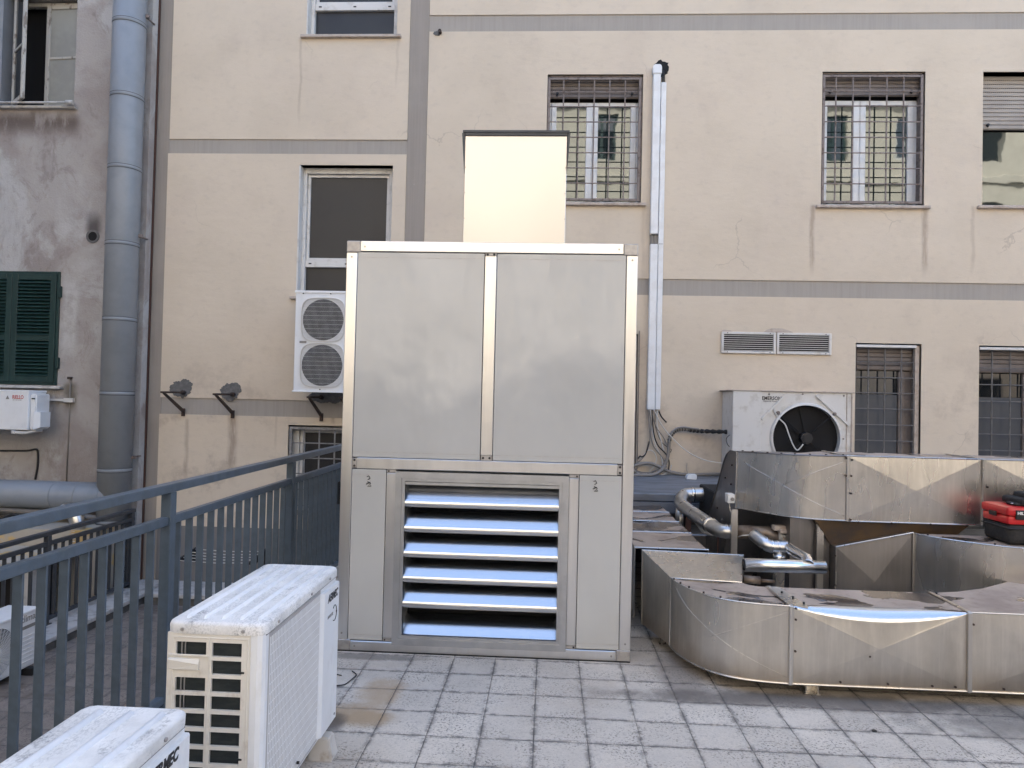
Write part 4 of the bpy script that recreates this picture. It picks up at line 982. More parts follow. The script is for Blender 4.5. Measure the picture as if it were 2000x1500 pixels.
b = BM(); box(b, bx0-.001, bx1+.001, FYc-.004, FYc+.03, bz1, bz1+.021, .003); obj('head_strip', b, M['louvre_frame'], fr)
b = BM(); box(b, bx0, bx1, FYc+.165, FYc+.17, bz0-.02, bz1+.02); obj('plenum', b, M['void'], fr)
b = BM(); box(b, bx0-.004, bx0-.0005, FYc-.001, FYc+.165, bz0-.02, bz1+.02); box(b, bx1+.0005, bx1+.004, FYc-.001, FYc+.165, bz0-.02, bz1+.02); box(b, bx0, bx1, FYc+.031, FYc+.165, bz1+.021, bz1+.024); obj('side_plate', b, M['louvre_frame'], fr)
n = 6; pitch = (bz1-bz0)/n
for i in range(n):
    zb = bz0+i*pitch-.002+(.026 if i else 0)
    # blade section: rolled nose, then a sheet curving up and back
    sec = [(.000, zb-.002), (-.005, zb+.008), (-.005, zb+.022), (.001, zb+.034), (.010, zb+.043), (.020, zb+.055), (.032, zb+.071), (.046, zb+.088), (.062, zb+.102), (.084, zb+.115), (.110, zb+.126), (.140, zb+.134)]
    if i == 0: sec = [(-.002, zb+.000), (.012, zb+.006)]+[(q[0]+.012, q[1]-.026) for q in sec[4:]]
    lo = [(p[0]+.003, p[1]-.003) for p in sec]
    b = BM(); va = []
    for x in (bx0, bx1): va.append([b.verts.new((x, FYc+p[0], p[1])) for p in sec+lo[::-1]])
    m_ = len(sec)*2
    for j in range(m_):
        f = b.faces.new((va[0][j], va[0][(j+1) % m_], va[1][(j+1) % m_], va[1][j])); f.smooth = j not in (len(sec)-1, m_-1)
    obj('louvre_blade', b, M['louvre'], fr)
# flue
fx0, fx1, fz1 = -.556, .081, 3.232
b = BM(); box(b, fx0, fx1, FYc+.045, FYc+.70, Z1-.02, fz1, .002); fl = obj('flue', b, M['cowl'], cab)
b = BM()
for z in (2.70, 2.86, 3.02): 
    for x in (fx0+.006, fx1-.006): tube(b, [(x, FYc+.041, z), (x, FYc+.046, z)], .004, 8)
obj('rivet', b, M['alu_corner'], fl)
b = BM(); box(b, fx0-.014, fx1+.014, FYc+.030, FYc+.715, fz1+.003, fz1+.019, .001); box(b, fx0+.002, fx1-.002, FYc+.034, FYc+.0445, fz1-.012, fz1+.002)
for s_ in (0, 1):
    xe = fx1+.002 if s_ else fx0-.002; d = .018 if s_ else -.018
    hexa(b, [(xe, FYc+.046, fz1-.25), (xe+d*.05, FYc+.046, fz1-.25), (xe+d*.05, FYc+.055, fz1-.25), (xe, FYc+.055, fz1-.25)], [(xe, FYc+.036, fz1+.002), (xe+d, FYc+.036, fz1+.002), (xe+d, FYc+.055, fz1+.002), (xe, FYc+.055, fz1+.002)])
obj('rain_lip', b, M['rail_dark'], fl)

# ================================================================== sheet metal ducts on the right
def ribbon(b, lo, hi, d=0., smooth=True):
    """vertical strip between two polylines"""
    A = [b.verts.new(p) for p in lo]; B_ = [b.verts.new(p) for p in hi]
    for i in range(len(lo)-1):
        f = b.faces.new((A[i], A[i+1], B_[i+1], B_[i])); f.smooth = smooth
def breakface(b, p, d):
    """cross-broken sheet: the four triangles of the X, centre proud by d"""
    v = [b.verts.new(q) for q in p]; P = [Vector(q) for q in p]
    c_ = sum(P, Vector())/4+(P[1]-P[0]).cross(P[3]-P[0]).normalized()*d
    c = b.verts.new(c_)
    for i in range(4): b.faces.new((v[i], v[(i+1) % 4], c))
def bend(b, outer, inner, z0, z1, top_mat=1, steps=5, sag=0., closed=True, ztop=None):
    """duct with a rectangular section that follows an outer and an inner plan curve"""
    n = len(outer); zt = ztop or [z1]*n
    ribbon(b, [(p[0], p[1], z0) for p in outer], [(p[0], p[1], z) for p, z in zip(outer, zt)])
    ribbon(b, [(p[0], p[1], z0) for p in inner], [(p[0], p[1], z) for p, z in zip(inner, zt)])
    for i in range(n-1):
        for z, mi in ((z0, 0), (None, top_mat)):
            za, zb = (z, z) if z is not None else (zt[i], zt[i+1])
            rows = []
            for k in range(steps+1):
                u = k/steps; s_ = -sag*math.sin(math.pi*u) if z is None else 0
                rows.append([(outer[q][0]*(1-u)+inner[q][0]*u, outer[q][1]*(1-u)+inner[q][1]*u, (za, zb)[q-i]+s_) for q in (i, i+1)])
            for k in range(steps):
                f = b.faces.new([b.verts.new(q) for q in (rows[k][0], rows[k][1], rows[k+1][1], rows[k+1][0])]); f.material_index = mi; f.smooth = False
def lip(par, pts, r=.006, mat='duct_up', name='seam_flange'):
    b = BM(); tube(b, pts, r, 6, smooth=False); return obj(name, b, M[mat], par)
def bolts(par, pts, r=.007, axis=(0, -1, 0), mat='rust'):
    b = BM(); a = Vector(axis)
    for p in pts: tube(b, [Vector(p)+a*.008, Vector(p)-a*.002], r, 7)
    return obj('bolt', b, M[mat], par)
def cr_pts(pts, n=5): return [(p.x, p.y) for p in spline([(q[0], q[1], 0) for q in pts], n)]

Z0d, Z1d = .075, .49
ld = thing('floor_duct', 'big weathered zinc duct low on the tiles, bending round to the right', 'duct', (1.4, 4.0, 0))
# run from the wall towards the viewer
b = BM(); ys = [7.04, 6.55, 6.05, 5.55, 4.95]
for i in range(4):
    ya, yb = ys[i], ys[i+1]
    for xa, xb, za, zb in ((.62, .62, .09, .57), (1.11, 1.11, .57, .09)):
        f = b.faces.new([b.verts.new(p) for p in ((xa, ya, za), (xa, yb, za), (xa, yb, zb), (xa, ya, zb))])
    nX, nY = 6, 4
    for a in range(nX):
        for k in range(nY):
            def tp(u, v): return (.62+.49*u, ya+(yb-ya)*v, .57-.018*math.sin(math.pi*u)*math.sin(math.pi*v)+.006*math.sin(9*u+4*i+5*v))
            f = b.faces.new([b.verts.new(tp(q/nX, w_/nY)) for q, w_ in ((a, k), (a+1, k), (a+1, k+1), (a, k+1))]); f.material_index = 1; f.smooth = True
bmesh.ops.remove_doubles(b, verts=[v for v in b.verts if all(f.material_index == 1 for f in v.link_faces)], dist=1e-5)
obj('straight_run', b, [M['duct'], M['duct_top']], ld)
for y in ys[1:]: lip(ld, [(.615, y, .1), (.615, y, .573), (1.115, y, .573), (1.115, y, .1)], .008)
# tapering hood
b = BM()
A0 = [(.662, 4.86, .08), (1.31, 4.80, .09), (1.31, 4.80, .575), (.655, 4.86, .575)]
B0 = [(.782, 4.47, .075), (1.205, 4.42, .08), (1.20, 4.42, .49), (.782, 4.47, .49)]
for q in ((0, 3), (1, 0), (2, 1)):
    breakface(b, (A0[q[0]], B0[q[0]], B0[q[1]], A0[q[1]]), .004)
f = b.faces.new([b.verts.new(p) for p in (A0[3], A0[2], B0[2], B0[3])]); f.material_index = 2
b.faces.new([b.verts.new(p) for p in A0]); b.faces.new([b.verts.new(p) for p in B0])
hd = obj('hood', b, [M['duct'], M['duct_top'], M['duct_up']], ld)
lip(ld, [A0[0], A0[3], A0[2], A0[1]], .007); lip(ld, [B0[0], B0[3], B0[2]], .007)
bolts(ld, [(1.316, 4.79, .53), (1.316, 4.79, .50), (1.27, 4.62, .52)], .006, (1, -.3, 0))
# bend
outer = cr_pts([(.782, 4.46), (.803, 4.34), (.845, 4.225), (.93, 4.085), (1.04, 4.0), (1.18, 3.957), (1.33, 3.94)], 4)
inner = cr_pts([(1.205, 4.41), (1.208, 4.40), (1.215, 4.385), (1.232, 4.365), (1.255, 4.35), (1.285, 4.338), (1.33, 4.332)], 4)
b = BM(); bend(b, outer, inner, Z0d, Z1d, 1, 6, .014); bmesh.ops.remove_doubles(b, verts=[v for v in b.verts if all(f.material_index == 1 for f in v.link_faces)], dist=1e-5); bd = obj('bend', b, [M['duct'], M['duct_top']], ld)
lip(ld, [(p[0], p[1]-.003, Z1d+.002) for p in outer], .0055); lip(ld, [(p[0], p[1]-.003, Z0d) for p in outer], .0055)
# raised cross-break ridges pressed into the bend
def on(u, z):
    q = u*(len(outer)-1); i = min(int(q), len(outer)-2); r_ = q-i
    return Vector((outer[i][0]*(1-r_)+outer[i+1][0]*r_, outer[i][1]*(1-r_)+outer[i+1][1]*r_, z))
for za, zb in ((Z1d-.03, Z0d+.03), (Z0d+.03, Z1d-.03)):
    b = BM(); pts = [on(.12+.86*k/24, za+(zb-za)*k/24)+Vector((0, .0015, 0)) for k in range(25)]
    if za < zb: pts = pts[11:]
    tube(b, pts, .0022, 6); obj('pressed_ridge', b, M['duct'], bd)
bolts(ld, [(*outer[i], Z1d+.008) for i in range(2, len(outer), 3)], .006, (0, 0, 1))
# straight front sections
def front_section(x0, x1, chamfer):
    b = BM(); y0, y1 = 3.94, 4.332
    if chamfer:
        zc = Z1d-.048; N_ = 14
        def cz(u): return Z1d-.006-.062*max(0, math.sin(math.pi*min(1, max(0, (u-.02)/.98))))**.8
        c_ = b.verts.new(((x0+x1)/2, y0-.015, (Z0d+Z1d)/2))
        topv = [b.verts.new((x0+(x1-x0)*k/N_, y0, cz(k/N_))) for k in range(N_+1)]
        bl, br = b.verts.new((x0, y0, Z0d)), b.verts.new((x1, y0, Z0d))
        for k in range(N_): b.faces.new((topv[k+1], topv[k], c_))
        b.faces.new((topv[0], bl, c_)); b.faces.new((bl, br, c_)); b.faces.new((br, topv[-1], c_))
        ed = [b.verts.new((x0+(x1-x0)*k/N_, y0+.045*math.sin(math.pi*k/N_)**.7+.003, Z1d-.001)) for k in range(N_+1)]
        for k in range(N_): f = b.faces.new((topv[k], topv[k+1], ed[k+1], ed[k])); f.material_index = 2; f.smooth = True
        prev = ed
    else:
        breakface(b, ((x0, y0, Z0d), (x1, y0, Z0d), (x1, y0, Z1d), (x0, y0, Z1d)), .012); N_ = 8
        prev = [b.verts.new((x0+(x1-x0)*k/N_, y0, Z1d)) for k in range(N_+1)]
    for r_ in range(1, 6):
        cur = [b.verts.new((x0+(x1-x0)*k/N_, y0+(y1-y0)*r_/5, Z1d-.02*math.sin(math.pi*k/N_)*math.sin(math.pi*r_/5))) for k in range(N_+1)]
        for k in range(N_): f = b.faces.new((prev[k], prev[k+1], cur[k+1], cur[k])); f.material_index = 1; f.smooth = True
        prev = cur
    b.faces.new([b.verts.new(p) for p in ((x0, y1, Z0d), (x1, y1, Z0d), (x1, y1, Z1d), (x0, y1, Z1d))]); b.faces.new([b.verts.new(p) for p in ((x0, y0, Z0d), (x1, y0, Z0d), (x1, y1, Z0d), (x0, y1, Z0d))])
    obj('straight_run', b, [M['duct'], M['duct_top'], M['louvre']], ld)
front_section(1.337, 2.265, True); 
# second front section opens into a wider boot towards the back
b = BM(); x0, x1 = 2.275, 3.9
breakface(b, ((x0, 3.94, Z0d), (x0+1.0, 3.94, Z0d), (x0+1.0, 3.94, Z1d), (x0, 3.94, Z1d)), .013)
b.faces.new([b.verts.new(p) for p in ((x0+1, 3.94, Z0d), (x1, 3.94, Z0d), (x1, 3.94, Z1d), (x0+1, 3.94, Z1d))])
back = [(2.275, 4.332), (2.45, 4.38), (2.65, 4.47), (2.9, 4.62), (3.2, 4.85), (3.9, 5.2)]
for i in range(len(back)-1):
    for k in range(4):
        def q(p, u): return (p[0], 3.94+(p[1]-3.94)*u, Z1d-.016*math.sin(math.pi*u)+.05*u*max(0, (p[0]-2.6)))
        f = b.faces.new([b.verts.new(v) for v in (q(back[i], k/4), q(back[i+1], k/4), q(back[i+1], (k+1)/4), q(back[i], (k+1)/4))]); f.material_index = 1; f.smooth = True
ribbon(b, [(p[0], p[1], Z0d) for p in back], [(p[0], p[1], Z1d+.05*max(0, p[0]-2.6)) for p in back])
b.faces.new([b.verts.new(p) for p in ((x0, 3.94, Z0d), (x1, 3.94, Z0d), (x1, 5.2, Z0d), (x0, 4.33, Z0d))])
bmesh.ops.remove_doubles(b, verts=[v for v in b.verts if all(f.material_index == 1 for f in v.link_faces)], dist=1e-5)
obj('boot', b, [M['duct'], M['duct_top']], ld)
for x in (1.335, 2.270):
    b = BM(); box(b, x-.011, x+.011, 3.925, 3.94, Z0d-.006, Z1d+.004, .003); box(b, x-.011, x+.011, 3.94, 4.335, Z1d+.0, Z1d+.008, .002); obj('seam_flange', b, M['duct_up'], ld)
# broad strap over the first seam
b = BM(); hexa(b, [(1.345, 3.95, Z1d-.012), (1.43, 3.95, Z1d-.012), (1.40, 4.335, Z1d-.004), (1.315, 4.335, Z1d-.004)], [(1.345, 3.95, Z1d+.001), (1.43, 3.95, Z1d+.0), (1.40, 4.335, Z1d+.003), (1.315, 4.335, Z1d+.003)]); obj('strap', b, M['duct_up'], ld)
lip(ld, [(1.34, 3.936, Z0d), (3.8, 3.936, Z0d)], .0055); lip(ld, [(2.28, 3.938, Z1d+.002), (3.8, 3.938, Z1d+.002)], .005)
bolts(ld, [(1.36, 3.94, .48), (1.36, 3.94, .42), (1.36, 3.94, .25), (1.6, 3.94, .095), (1.85, 3.94, .095), (2.08, 3.94, .095), (2.20, 3.94, .095), (2.29, 3.94, .43), (2.45, 3.94, .095), (2.8, 3.94, .095), (1.75, 3.935, .24)], .006)
bolts(ld, [(1.40, 4.1, Z1d+.004), (1.37, 4.2, Z1d+.004), (1.42, 3.99, Z1d+.004), (2.29, 4.3, Z1d+.004), (2.35, 4.2, Z1d+.004)], .006, (0, 0, 1), 'black')
for x, y in ((1.472, 4.02), (2.75, 4.05), (.8, 4.7), (.9, 6.2), (2.1, 4.25)):
    b = BM(); box(b, x-.036, x-.030, y-.03, y+.03, 0, Z0d); box(b, x+.030, x+.036, y-.03, y+.03, 0, Z0d); box(b, x-.036, x+.036, y+.024, y+.03, 0, Z0d-.002); box(b, x-.045, x+.045, y-.035, y+.035, 0, .006); obj('leg', b, M['duct_up'], ld)

# upper duct
ud = thing('overhead_duct', 'raised zinc duct with a rounded left end and crossed creases', 'duct', (2.0, 5.01, 0))
outer = cr_pts([(1.435, 5.47), (1.50, 5.39), (1.62, 5.215), (1.74, 5.10), (1.89, 5.035), (2.06, 5.012)], 5)
inner = cr_pts([(1.90, 5.47), (1.91, 5.468), (1.93, 5.465), (1.96, 5.462), (2.0, 5.46), (2.06, 5.46)], 5)
n = len(outer); zt = [1.212+(1.233-1.212)*i/(n-1) for i in range(n)]
b = BM(); bend(b, outer, inner, .792, 1.233, 1, 3, 0, ztop=zt); bmesh.ops.remove_doubles(b, verts=[v for v in b.verts if all(f.material_index == 1 for f in v.link_faces)], dist=1e-5); ub = obj('bend', b, [M['duct_up'], M['duct_top']], ud)
for za, zb, sk_ in ((1.19, .82, 3), (.82, 1.2, 12)):
    pts = []
    for k in range(sk_, 25):
        q = (.02+.96*k/24)*(n-1); i = min(int(q), n-2); r_ = q-i
        pts.append((outer[i][0]*(1-r_)+outer[i+1][0]*r_, outer[i][1]*(1-r_)+outer[i+1][1]*r_+.0015, za+(zb-za)*k/24))
    b = BM(); tube(b, pts, .0035, 6); obj('pressed_ridge', b, M['duct_up'], ub)
lip(ud, [(p[0], p[1]-.004, z+.003) for p, z in zip(outer, zt)], .006, 'duct_dark'); lip(ud, [(p[0], p[1]-.004, .791) for p in outer], .005)
bolts(ud, [(outer[i][0], outer[i][1], zt[i]+.006) for i in range(3, n, 3)], .008, (0, 0, 1))
for x0, x1 in ((2.07, 2.965), (2.975, 3.9)):
    b = BM(); breakface(b, ((x0, 5.012, .79), (x1, 5.012, .79), (x1, 5.012, 1.233), (x0, 5.012, 1.233)), .020)
    for q in (((x0, 5.46, .79), (x1, 5.46, .79), (x1, 5.46, 1.233), (x0, 5.46, 1.233)), ((x0, 5.012, .79), (x1, 5.012, .79), (x1, 5.46, .79), (x0, 5.46, .79))): b.faces.new([b.verts.new(p) for p in q])
    f = b.faces.new([b.verts.new(p) for p in ((x0, 5.012, 1.233), (x1, 5.012, 1.233), (x1, 5.46, 1.233), (x0, 5.46, 1.233))]); f.material_index = 1
    obj('straight_run', b, [M['duct_up'], M['duct_top']], ud)
for x in (2.065, 2.970):
    b = BM(); box(b, x-.010, x+.010, 4.998, 5.012, .785, 1.24, .003); box(b, x-.01, x+.01, 5.012, 5.46, 1.234, 1.241, .002); obj('seam_flange', b, M['duct_up'], ud)
lip(ud, [(2.07, 5.008, 1.236), (3.9, 5.008, 1.236)], .005); lip(ud, [(2.07, 5.008, .789), (3.9, 5.008, .789)], .005)
bolts(ud, [(2.05, 5.0, 1.222), (2.09, 5.0, 1.21), (2.085, 5.0, 1.10), (2.05, 5.0, 1.10), (2.085, 5.0, .98), (2.085, 5.0, .80), (2.14, 5.005, .785), (2.36, 5.005, .785), (2.62, 5.005, .785), (2.86, 5.005, .785), (2.99, 5.0, 1.05)], .007)
# descending leg at the left end
b = BM()
side = [(5.47, .792), (5.475, 1.212), (5.67, 1.208), (5.78, 1.17), (5.86, 1.11), (6.08, .87), (6.40, .56), (6.75, .27), (6.9, .02), (6.05, .02), (5.85, .35), (5.66, .62)]
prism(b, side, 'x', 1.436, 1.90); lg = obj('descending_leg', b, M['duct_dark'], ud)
lip(ud, [(1.434, 5.472, .79), (1.434, 5.472, 1.214)], .007)
lip(ud, [(1.434, p[0], p[1]) for p in side[1:8]], .006, 'duct_dark')
bolts(ud, [(1.434, 5.62, .95), (1.434, 5.60, 1.1), (1.434, 5.8, .98), (1.434, 6.05, .7)], .007, (-1, 0, 0))
for x, y, zt_ in ((1.385, 5.33, .80), (1.91, 5.08, .79), (3.3, 5.1, .79)):
    b = BM(); box(b, x-.022, x+.022, y-.015, y-.009, 0, zt_); box(b, x+.016, x+.022, y-.009, y+.03, 0, zt_); box(b, x-.022, x-.016, y-.009, y+.01, 0, zt_); obj('strut', b, M['duct_up'], ud)

# middle duct with the tapering hopper behind it
md = thing('branch_duct', 'dark zinc duct between the low and the raised one, under the bag', 'duct', (2.5, 4.8, 0))
outer = cr_pts([(2.51, 4.99), (2.57, 4.89), (2.65, 4.79), (2.80, 4.665), (2.96, 4.585), (3.25, 4.52), (3.9, 4.49)], 5)
inner = cr_pts([(2.80, 5.0), (2.84, 4.998), (2.9, 4.996), (3.0, 4.994), (3.15, 4.992), (3.3, 4.99), (3.9, 4.985)], 5)
b = BM(); bend(b, outer, inner, .12, .72, 1, 4, .0); bmesh.ops.remove_doubles(b, verts=[v for v in b.verts if all(f.material_index == 1 for f in v.link_faces)], dist=1e-5); mb = obj('bend', b, [M['duct_up'], M['duct_top']], md)
b = BM(); breakface(b, ((2.0, 5.02, .10), (2.50, 5.0, .10), (2.50, 5.0, .722), (2.0, 5.02, .605)), .018)
b.faces.new([b.verts.new(p) for p in ((2.0, 5.02, .605), (2.50, 5.0, .722), (2.50, 5.45, .722), (2.0, 5.45, .605))]); b.faces.new([b.verts.new(p) for p in ((2.0, 5.02, .1), (2.0, 5.45, .1), (2.0, 5.45, .605), (2.0, 5.02, .605))])
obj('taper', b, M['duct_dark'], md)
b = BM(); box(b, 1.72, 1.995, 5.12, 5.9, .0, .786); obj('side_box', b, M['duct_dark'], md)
lip(md, [(1.998, 5.015, .1), (1.998, 5.015, .61), (2.503, 4.993, .727)], .006); lip(md, [(2.503, 4.99, .1), (2.503, 4.99, .725)], .006)
lip(md, [(p[0], p[1]-.004, .722) for p in outer], .005)
bolts(md, [(outer[i][0], outer[i][1], .728) for i in (4, 8, 12, 16)], .007, (0, 0, 1)); bolts(md, [(1.99, 5.01, .15), (1.99, 5.01, .35), (1.99, 5.01, .55)], .006)
b = BM(); hexa(b, [(2.0, 5.10, .60), (2.80, 5.10, .66), (2.80, 5.44, .66), (2.0, 5.44, .60)], [(1.86, 5.03, .787), (2.90, 5.03, .787), (2.90, 5.44, .787), (1.86, 5.44, .787)]); obj('hopper', b, simple('rust_brown_sheet', (.16, .105, .06), .55, .5, (.09, .075, .07), 4, lo=.4, hi=.65), md)
fan = thing('fan_casing', 'dark boxy fan casing in the shadow under the overhead duct', 'fan housing', (1.8, 6.3, 0))
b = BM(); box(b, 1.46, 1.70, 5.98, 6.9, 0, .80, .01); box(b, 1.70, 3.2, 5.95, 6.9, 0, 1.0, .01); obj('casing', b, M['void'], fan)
b = BM(); disc(b, (1.9, 5.93, .45), 'y', .2, .3, .03); obj('flange', b, M['black'], fan)
b = BM(); hexa(b, [(1.70, 5.6, .45), (1.78, 5.6, .45), (1.78, 5.61, .45), (1.70, 5.61, .45)], [(1.775, 5.6, .74), (1.78, 5.6, .74), (1.78, 5.61, .74), (1.775, 5.61, .74)])
tag(obj('gusset_plate', b, M['duct_up'], None, loc=(1.75, 5.6, .45)), 'thin pale triangular plate in the dark gap under the overhead duct', 'plate')
b = BM(); tube(b, [(2.72, 5.0+.0, .757), (2.70, 5.0, .757)], .001, 4); b.free()
b = BM(); tube(b, [(2.88, 5.2, .755), (3.5, 5.2, .755)], .028, 16); tag(obj('thin_pipe', b, M['insul'], None, loc=(3.2, 5.2, .75)), 'short bright pipe between the overhead duct and the bag', 'pipe')

# ================================================================== aluminium clad round pipes
pr = thing('insulated_pipe', 'shiny aluminium clad round pipe looping forward and ending in a tee', 'pipe', (1.5, 5.5, .5))
def P(px, py, Y): return at(px, py, Y)
run = [P(1420, 967, 6.75), P(1352, 966, 6.75), P(1335, 970, 6.72), P(1330, 983, 6.58), P(1345, 997, 6.3), P(1388, 1026, 5.62), P(1401, 1034, 5.48), P(1416, 1038, 5.41), P(1440, 1039, 5.40)]
b = BM(); s0 = spline(run, 6); tube(b, s0, [.066-.016*i/(len(s0)-1) for i in range(len(s0))], 20); obj('rear_run', b, M['insul'], pr)
b = BM(); tube(b, [P(1331, 985, 6.66), P(1327, 1050, 6.66)], .050, 16); obj('down_leg', b, M['insul'], pr)
for q0, q1 in (((1350, 966, 6.75), (1356, 966, 6.75)), ((1352, 1002, 6.19), (1355, 1004, 6.14)), ((1386, 1025, 5.65), (1390, 1027, 5.59)), ((1418, 1038, 5.41), (1423, 1038, 5.408))):
    b = BM(); tube(b, [P(*q0), P(*q1)], .0685 if q0[0] < 1352 else (.060 if q0[0] < 1400 else .054), 20); obj('band', b, M['insul_new'], pr)
b = BM(); tube(b, [P(1438, 1039, 5.40), P(1500, 1041, 5.36), P(1530, 1052, 5.3), P(1556, 1070, 5.15)], .050, 18); obj('dirty_run', b, M['insul_dirty'], pr)
b = BM(); tube(b, spline([P(1472, 1045, 5.1), P(1492, 1060, 5.0), P(1505, 1067, 4.98), P(1540, 1069, 4.96)], 4), .043, 18); obj('front_run', b, M['insul'], pr)
for q0, q1 in (((1490, 1058, 5.0), (1493, 1060, 5.0)), ((1505, 1066.5, 4.98), (1509, 1067, 4.98)), ((1518, 1068, 4.97), (1521, 1068, 4.97)), ((1534, 1069, 4.96), (1537, 1069, 4.96))):
    b = BM(); tube(b, [P(*q0), P(*q1)], .0455, 18); obj('band', b, M['insul_new'], pr)
b = BM(); tube(b, spline([P(1538, 1069, 4.96), P(1552, 1078, 4.85), P(1570, 1088, 4.72), P(1577, 1094, 4.66), P(1578, 1104, 4.6)], 5), .037, 18); obj('elbow', b, M['insul_new'], pr)
b = BM(); tube(b, [P(1522, 1078, 4.97), P(1521, 1150, 4.95)], .034, 16); obj('drop', b, M['insul'], pr)
b = BM(); tube(b, [P(1522, 1082, 4.97), P(1522, 1094, 4.97)], .040, 16); obj('band', b, M['insul_new'], pr)
b = BM()
ca_, cb_ = P(1453, 1103, 4.62), P(1611, 1108, 4.62)
tube(b, [ca_, cb_], .042, 24); obj('header', b, M['insul_new'], pr)
b = BM(); tube(b, [ca_+Vector((-.004, 0, 0)), ca_+Vector((-.001, 0, 0))], .036, 20); obj('open_end', b, M['black'], pr)
b = BM(); tube(b, [P(1452, 1131, 4.75), P(1484, 1134, 4.75)], .026, 14); tube(b, [P(1484, 1134, 4.75), P(1512, 1136, 4.75)], .012, 10); obj('small_branch', b, M['insul_dirty'], pr)
b = BM(); box(b, P(1512, 1140, 4.9).x, P(1531, 1140, 4.9).x, 4.88, 4.94, .0, .52, .004); tag(obj('support_post', b, M['duct_up'], None, loc=(1.72, 4.9, 0)), 'pale metal post standing under the aluminium tee pipe', 'post')
vb = thing('valve', 'dirty cream coloured valve head standing on the aluminium pipe', 'valve', tuple(P(1524, 1035, 5.25)))
c_ = P(1524, 1030, 5.25)
b = BM(); box(b, c_.x-.055, c_.x+.055, 5.21, 5.28, c_.z-.02, c_.z+.015, .005); box(b, c_.x-.02, c_.x+.05, 5.19, 5.26, c_.z-.035, c_.z-.004, .005); obj('head', b, M['stone'], vb)
b = BM(); tube(b, [(c_.x, 5.24, c_.z-.02), (c_.x+.005, 5.24, c_.z-.10)], .016, 10); tube(b, [(c_.x+.01, 5.22, c_.z-.05), (c_.x+.04, 5.22, c_.z-.07)], .008, 8); obj('stem', b, M['cable_w'], vb)
for px, y_, z1_, lab in ((1345, 6.6, .66, 'red primed steel post in the shadow left of the overhead duct, farther one'), (1408, 6.0, .56, 'red primed steel post in the shadow left of the overhead duct, nearer one')):
    q = P(px, 1000, y_); b = BM(); box(b, q.x-.025, q.x+.025, y_, y_+.01, 0, z1_); box(b, q.x+.015, q.x+.025, y_+.01, y_+.05, 0, z1_); tag(obj('steel_post', b, M['copper'], None, loc=(q.x, y_, 0)), lab, 'post')
b = BM(); box(b, 1.17, 1.9, 6.45, 6.95, 0, .40, .01); tag(obj('plinth_box', b, M['duct_dark'], None, loc=(1.4, 6.7, 0)), 'dark low metal box behind the looping pipe', 'box')
b = BM(); tube(b, spline([P(1353, 1013, 6.3), P(1365, 1027, 6.1), P(1373, 1038, 5.95), P(1388, 1044, 5.9), P(1396, 1043, 5.88)], 5), .013, 8)
tag(obj('drain_tube', b, M['cable_w'], None, loc=tuple(P(1353, 1013, 6.3))), 'thin white tube hanging below the diagonal aluminium pipe', 'tube')
sb = P(1425, 971, 5.42)
sw = thing('isolator_switch', 'small white switch box with a round knob on the dark side of the overhead duct', 'switch', tuple(sb))
b = BM(); box(b, sb.x-.028, sb.x+.024, 5.36, 5.45, sb.z-.038, sb.z+.030, .006, 2); obj('box', b, M['pvc'], sw)
b = BM(); tube(b, [(sb.x+.004, 5.345, sb.z-.006), (sb.x+.004, 5.362, sb.z-.006)], .013, 16); obj('knob', b, M['text_g'], sw)
def cable(label, pts, r, mat, n=6, cat='cable', name='cable'):
    b = BM(); tube(b, spline(pts, n), r, 7); return tag(obj(name, b, M[mat], None, loc=tuple(pts[0])), label, cat)
cable('grey wire dropping from the white switch to the aluminium pipe', [P(1427, 978, 5.4), P(1425, 990, 5.4), P(1429, 1008, 5.4), P(1428, 1030, 5.4), P(1432, 1040, 5.4), P(1426, 1047, 5.4), P(1436, 1050, 5.4), P(1450, 1046, 5.3)], .004, 'cable_w')
cable('pair of dark tubes slanting behind the white switch', [P(1426, 980, 5.9), P(1420, 1000, 5.9), P(1412, 1018, 5.9)], .018, 'cable_g')
cable('thin wire looped along the dirty aluminium pipe', [P(1450, 1046, 5.3), P(1465, 1044, 5.3), P(1475, 1036, 5.3), P(1484, 1040, 5.2)], .004, 'cable_w')

# ================================================================== boxy fan condenser on the raised roof
em = thing('condenser_unit', 'wide cream metal condenser with one big black open fan, standing on the raised roof', 'outdoor unit', (2.8, 8.3, .686))
ex0, ex1, ez0, ez1, ey = 2.115, 3.455, .69, 1.725, 8.28
b = BM(); fr_ = (2.94, 1.198); r_ = .375
box(b, ex0+.002, ex1-.002, ey+.06, ey+.5, ez0, ez1-.01); obj('body', b, M['pvc_old'], em)
# front sheet with a round hole
b = BM(); n = 48; sx0, sx1 = 2.436, ex1
per = []
cx_, cz_ = fr_
for i in range(n):
    a = 2*math.pi*i/n; c_, s_ = math.cos(a), math.sin(a)
    k = min(((sx1-cx_) if c_ > 0 else (sx0-cx_))/c_ if abs(c_) > 1e-6 else 9, ((ez1-cz_) if s_ > 0 else (ez0-cz_))/s_ if abs(s_) > 1e-6 else 9)
    per.append((cx_+c_*k, cz_+s_*k))
for i in range(4):   # snap the nearest points to the rectangle's corners
    cxr = ((sx0, ez0), (sx1, ez0), (sx1, ez1), (sx0, ez1))[i]
    j = min(range(n), key=lambda q: (per[q][0]-cxr[0])**2+(per[q][1]-cxr[1])**2); per[j] = cxr
A_ = [b.verts.new((p[0], ey, p[1])) for p in per]
rings = [[b.verts.new((cx_+math.cos(2*math.pi*i/n)*q, yy, cz_+math.sin(2*math.pi*i/n)*q)) for i in range(n)] for q, yy in ((r_+.03, ey), (r_+.018, ey-.03), (r_, ey-.035), (r_, ey+.055))]
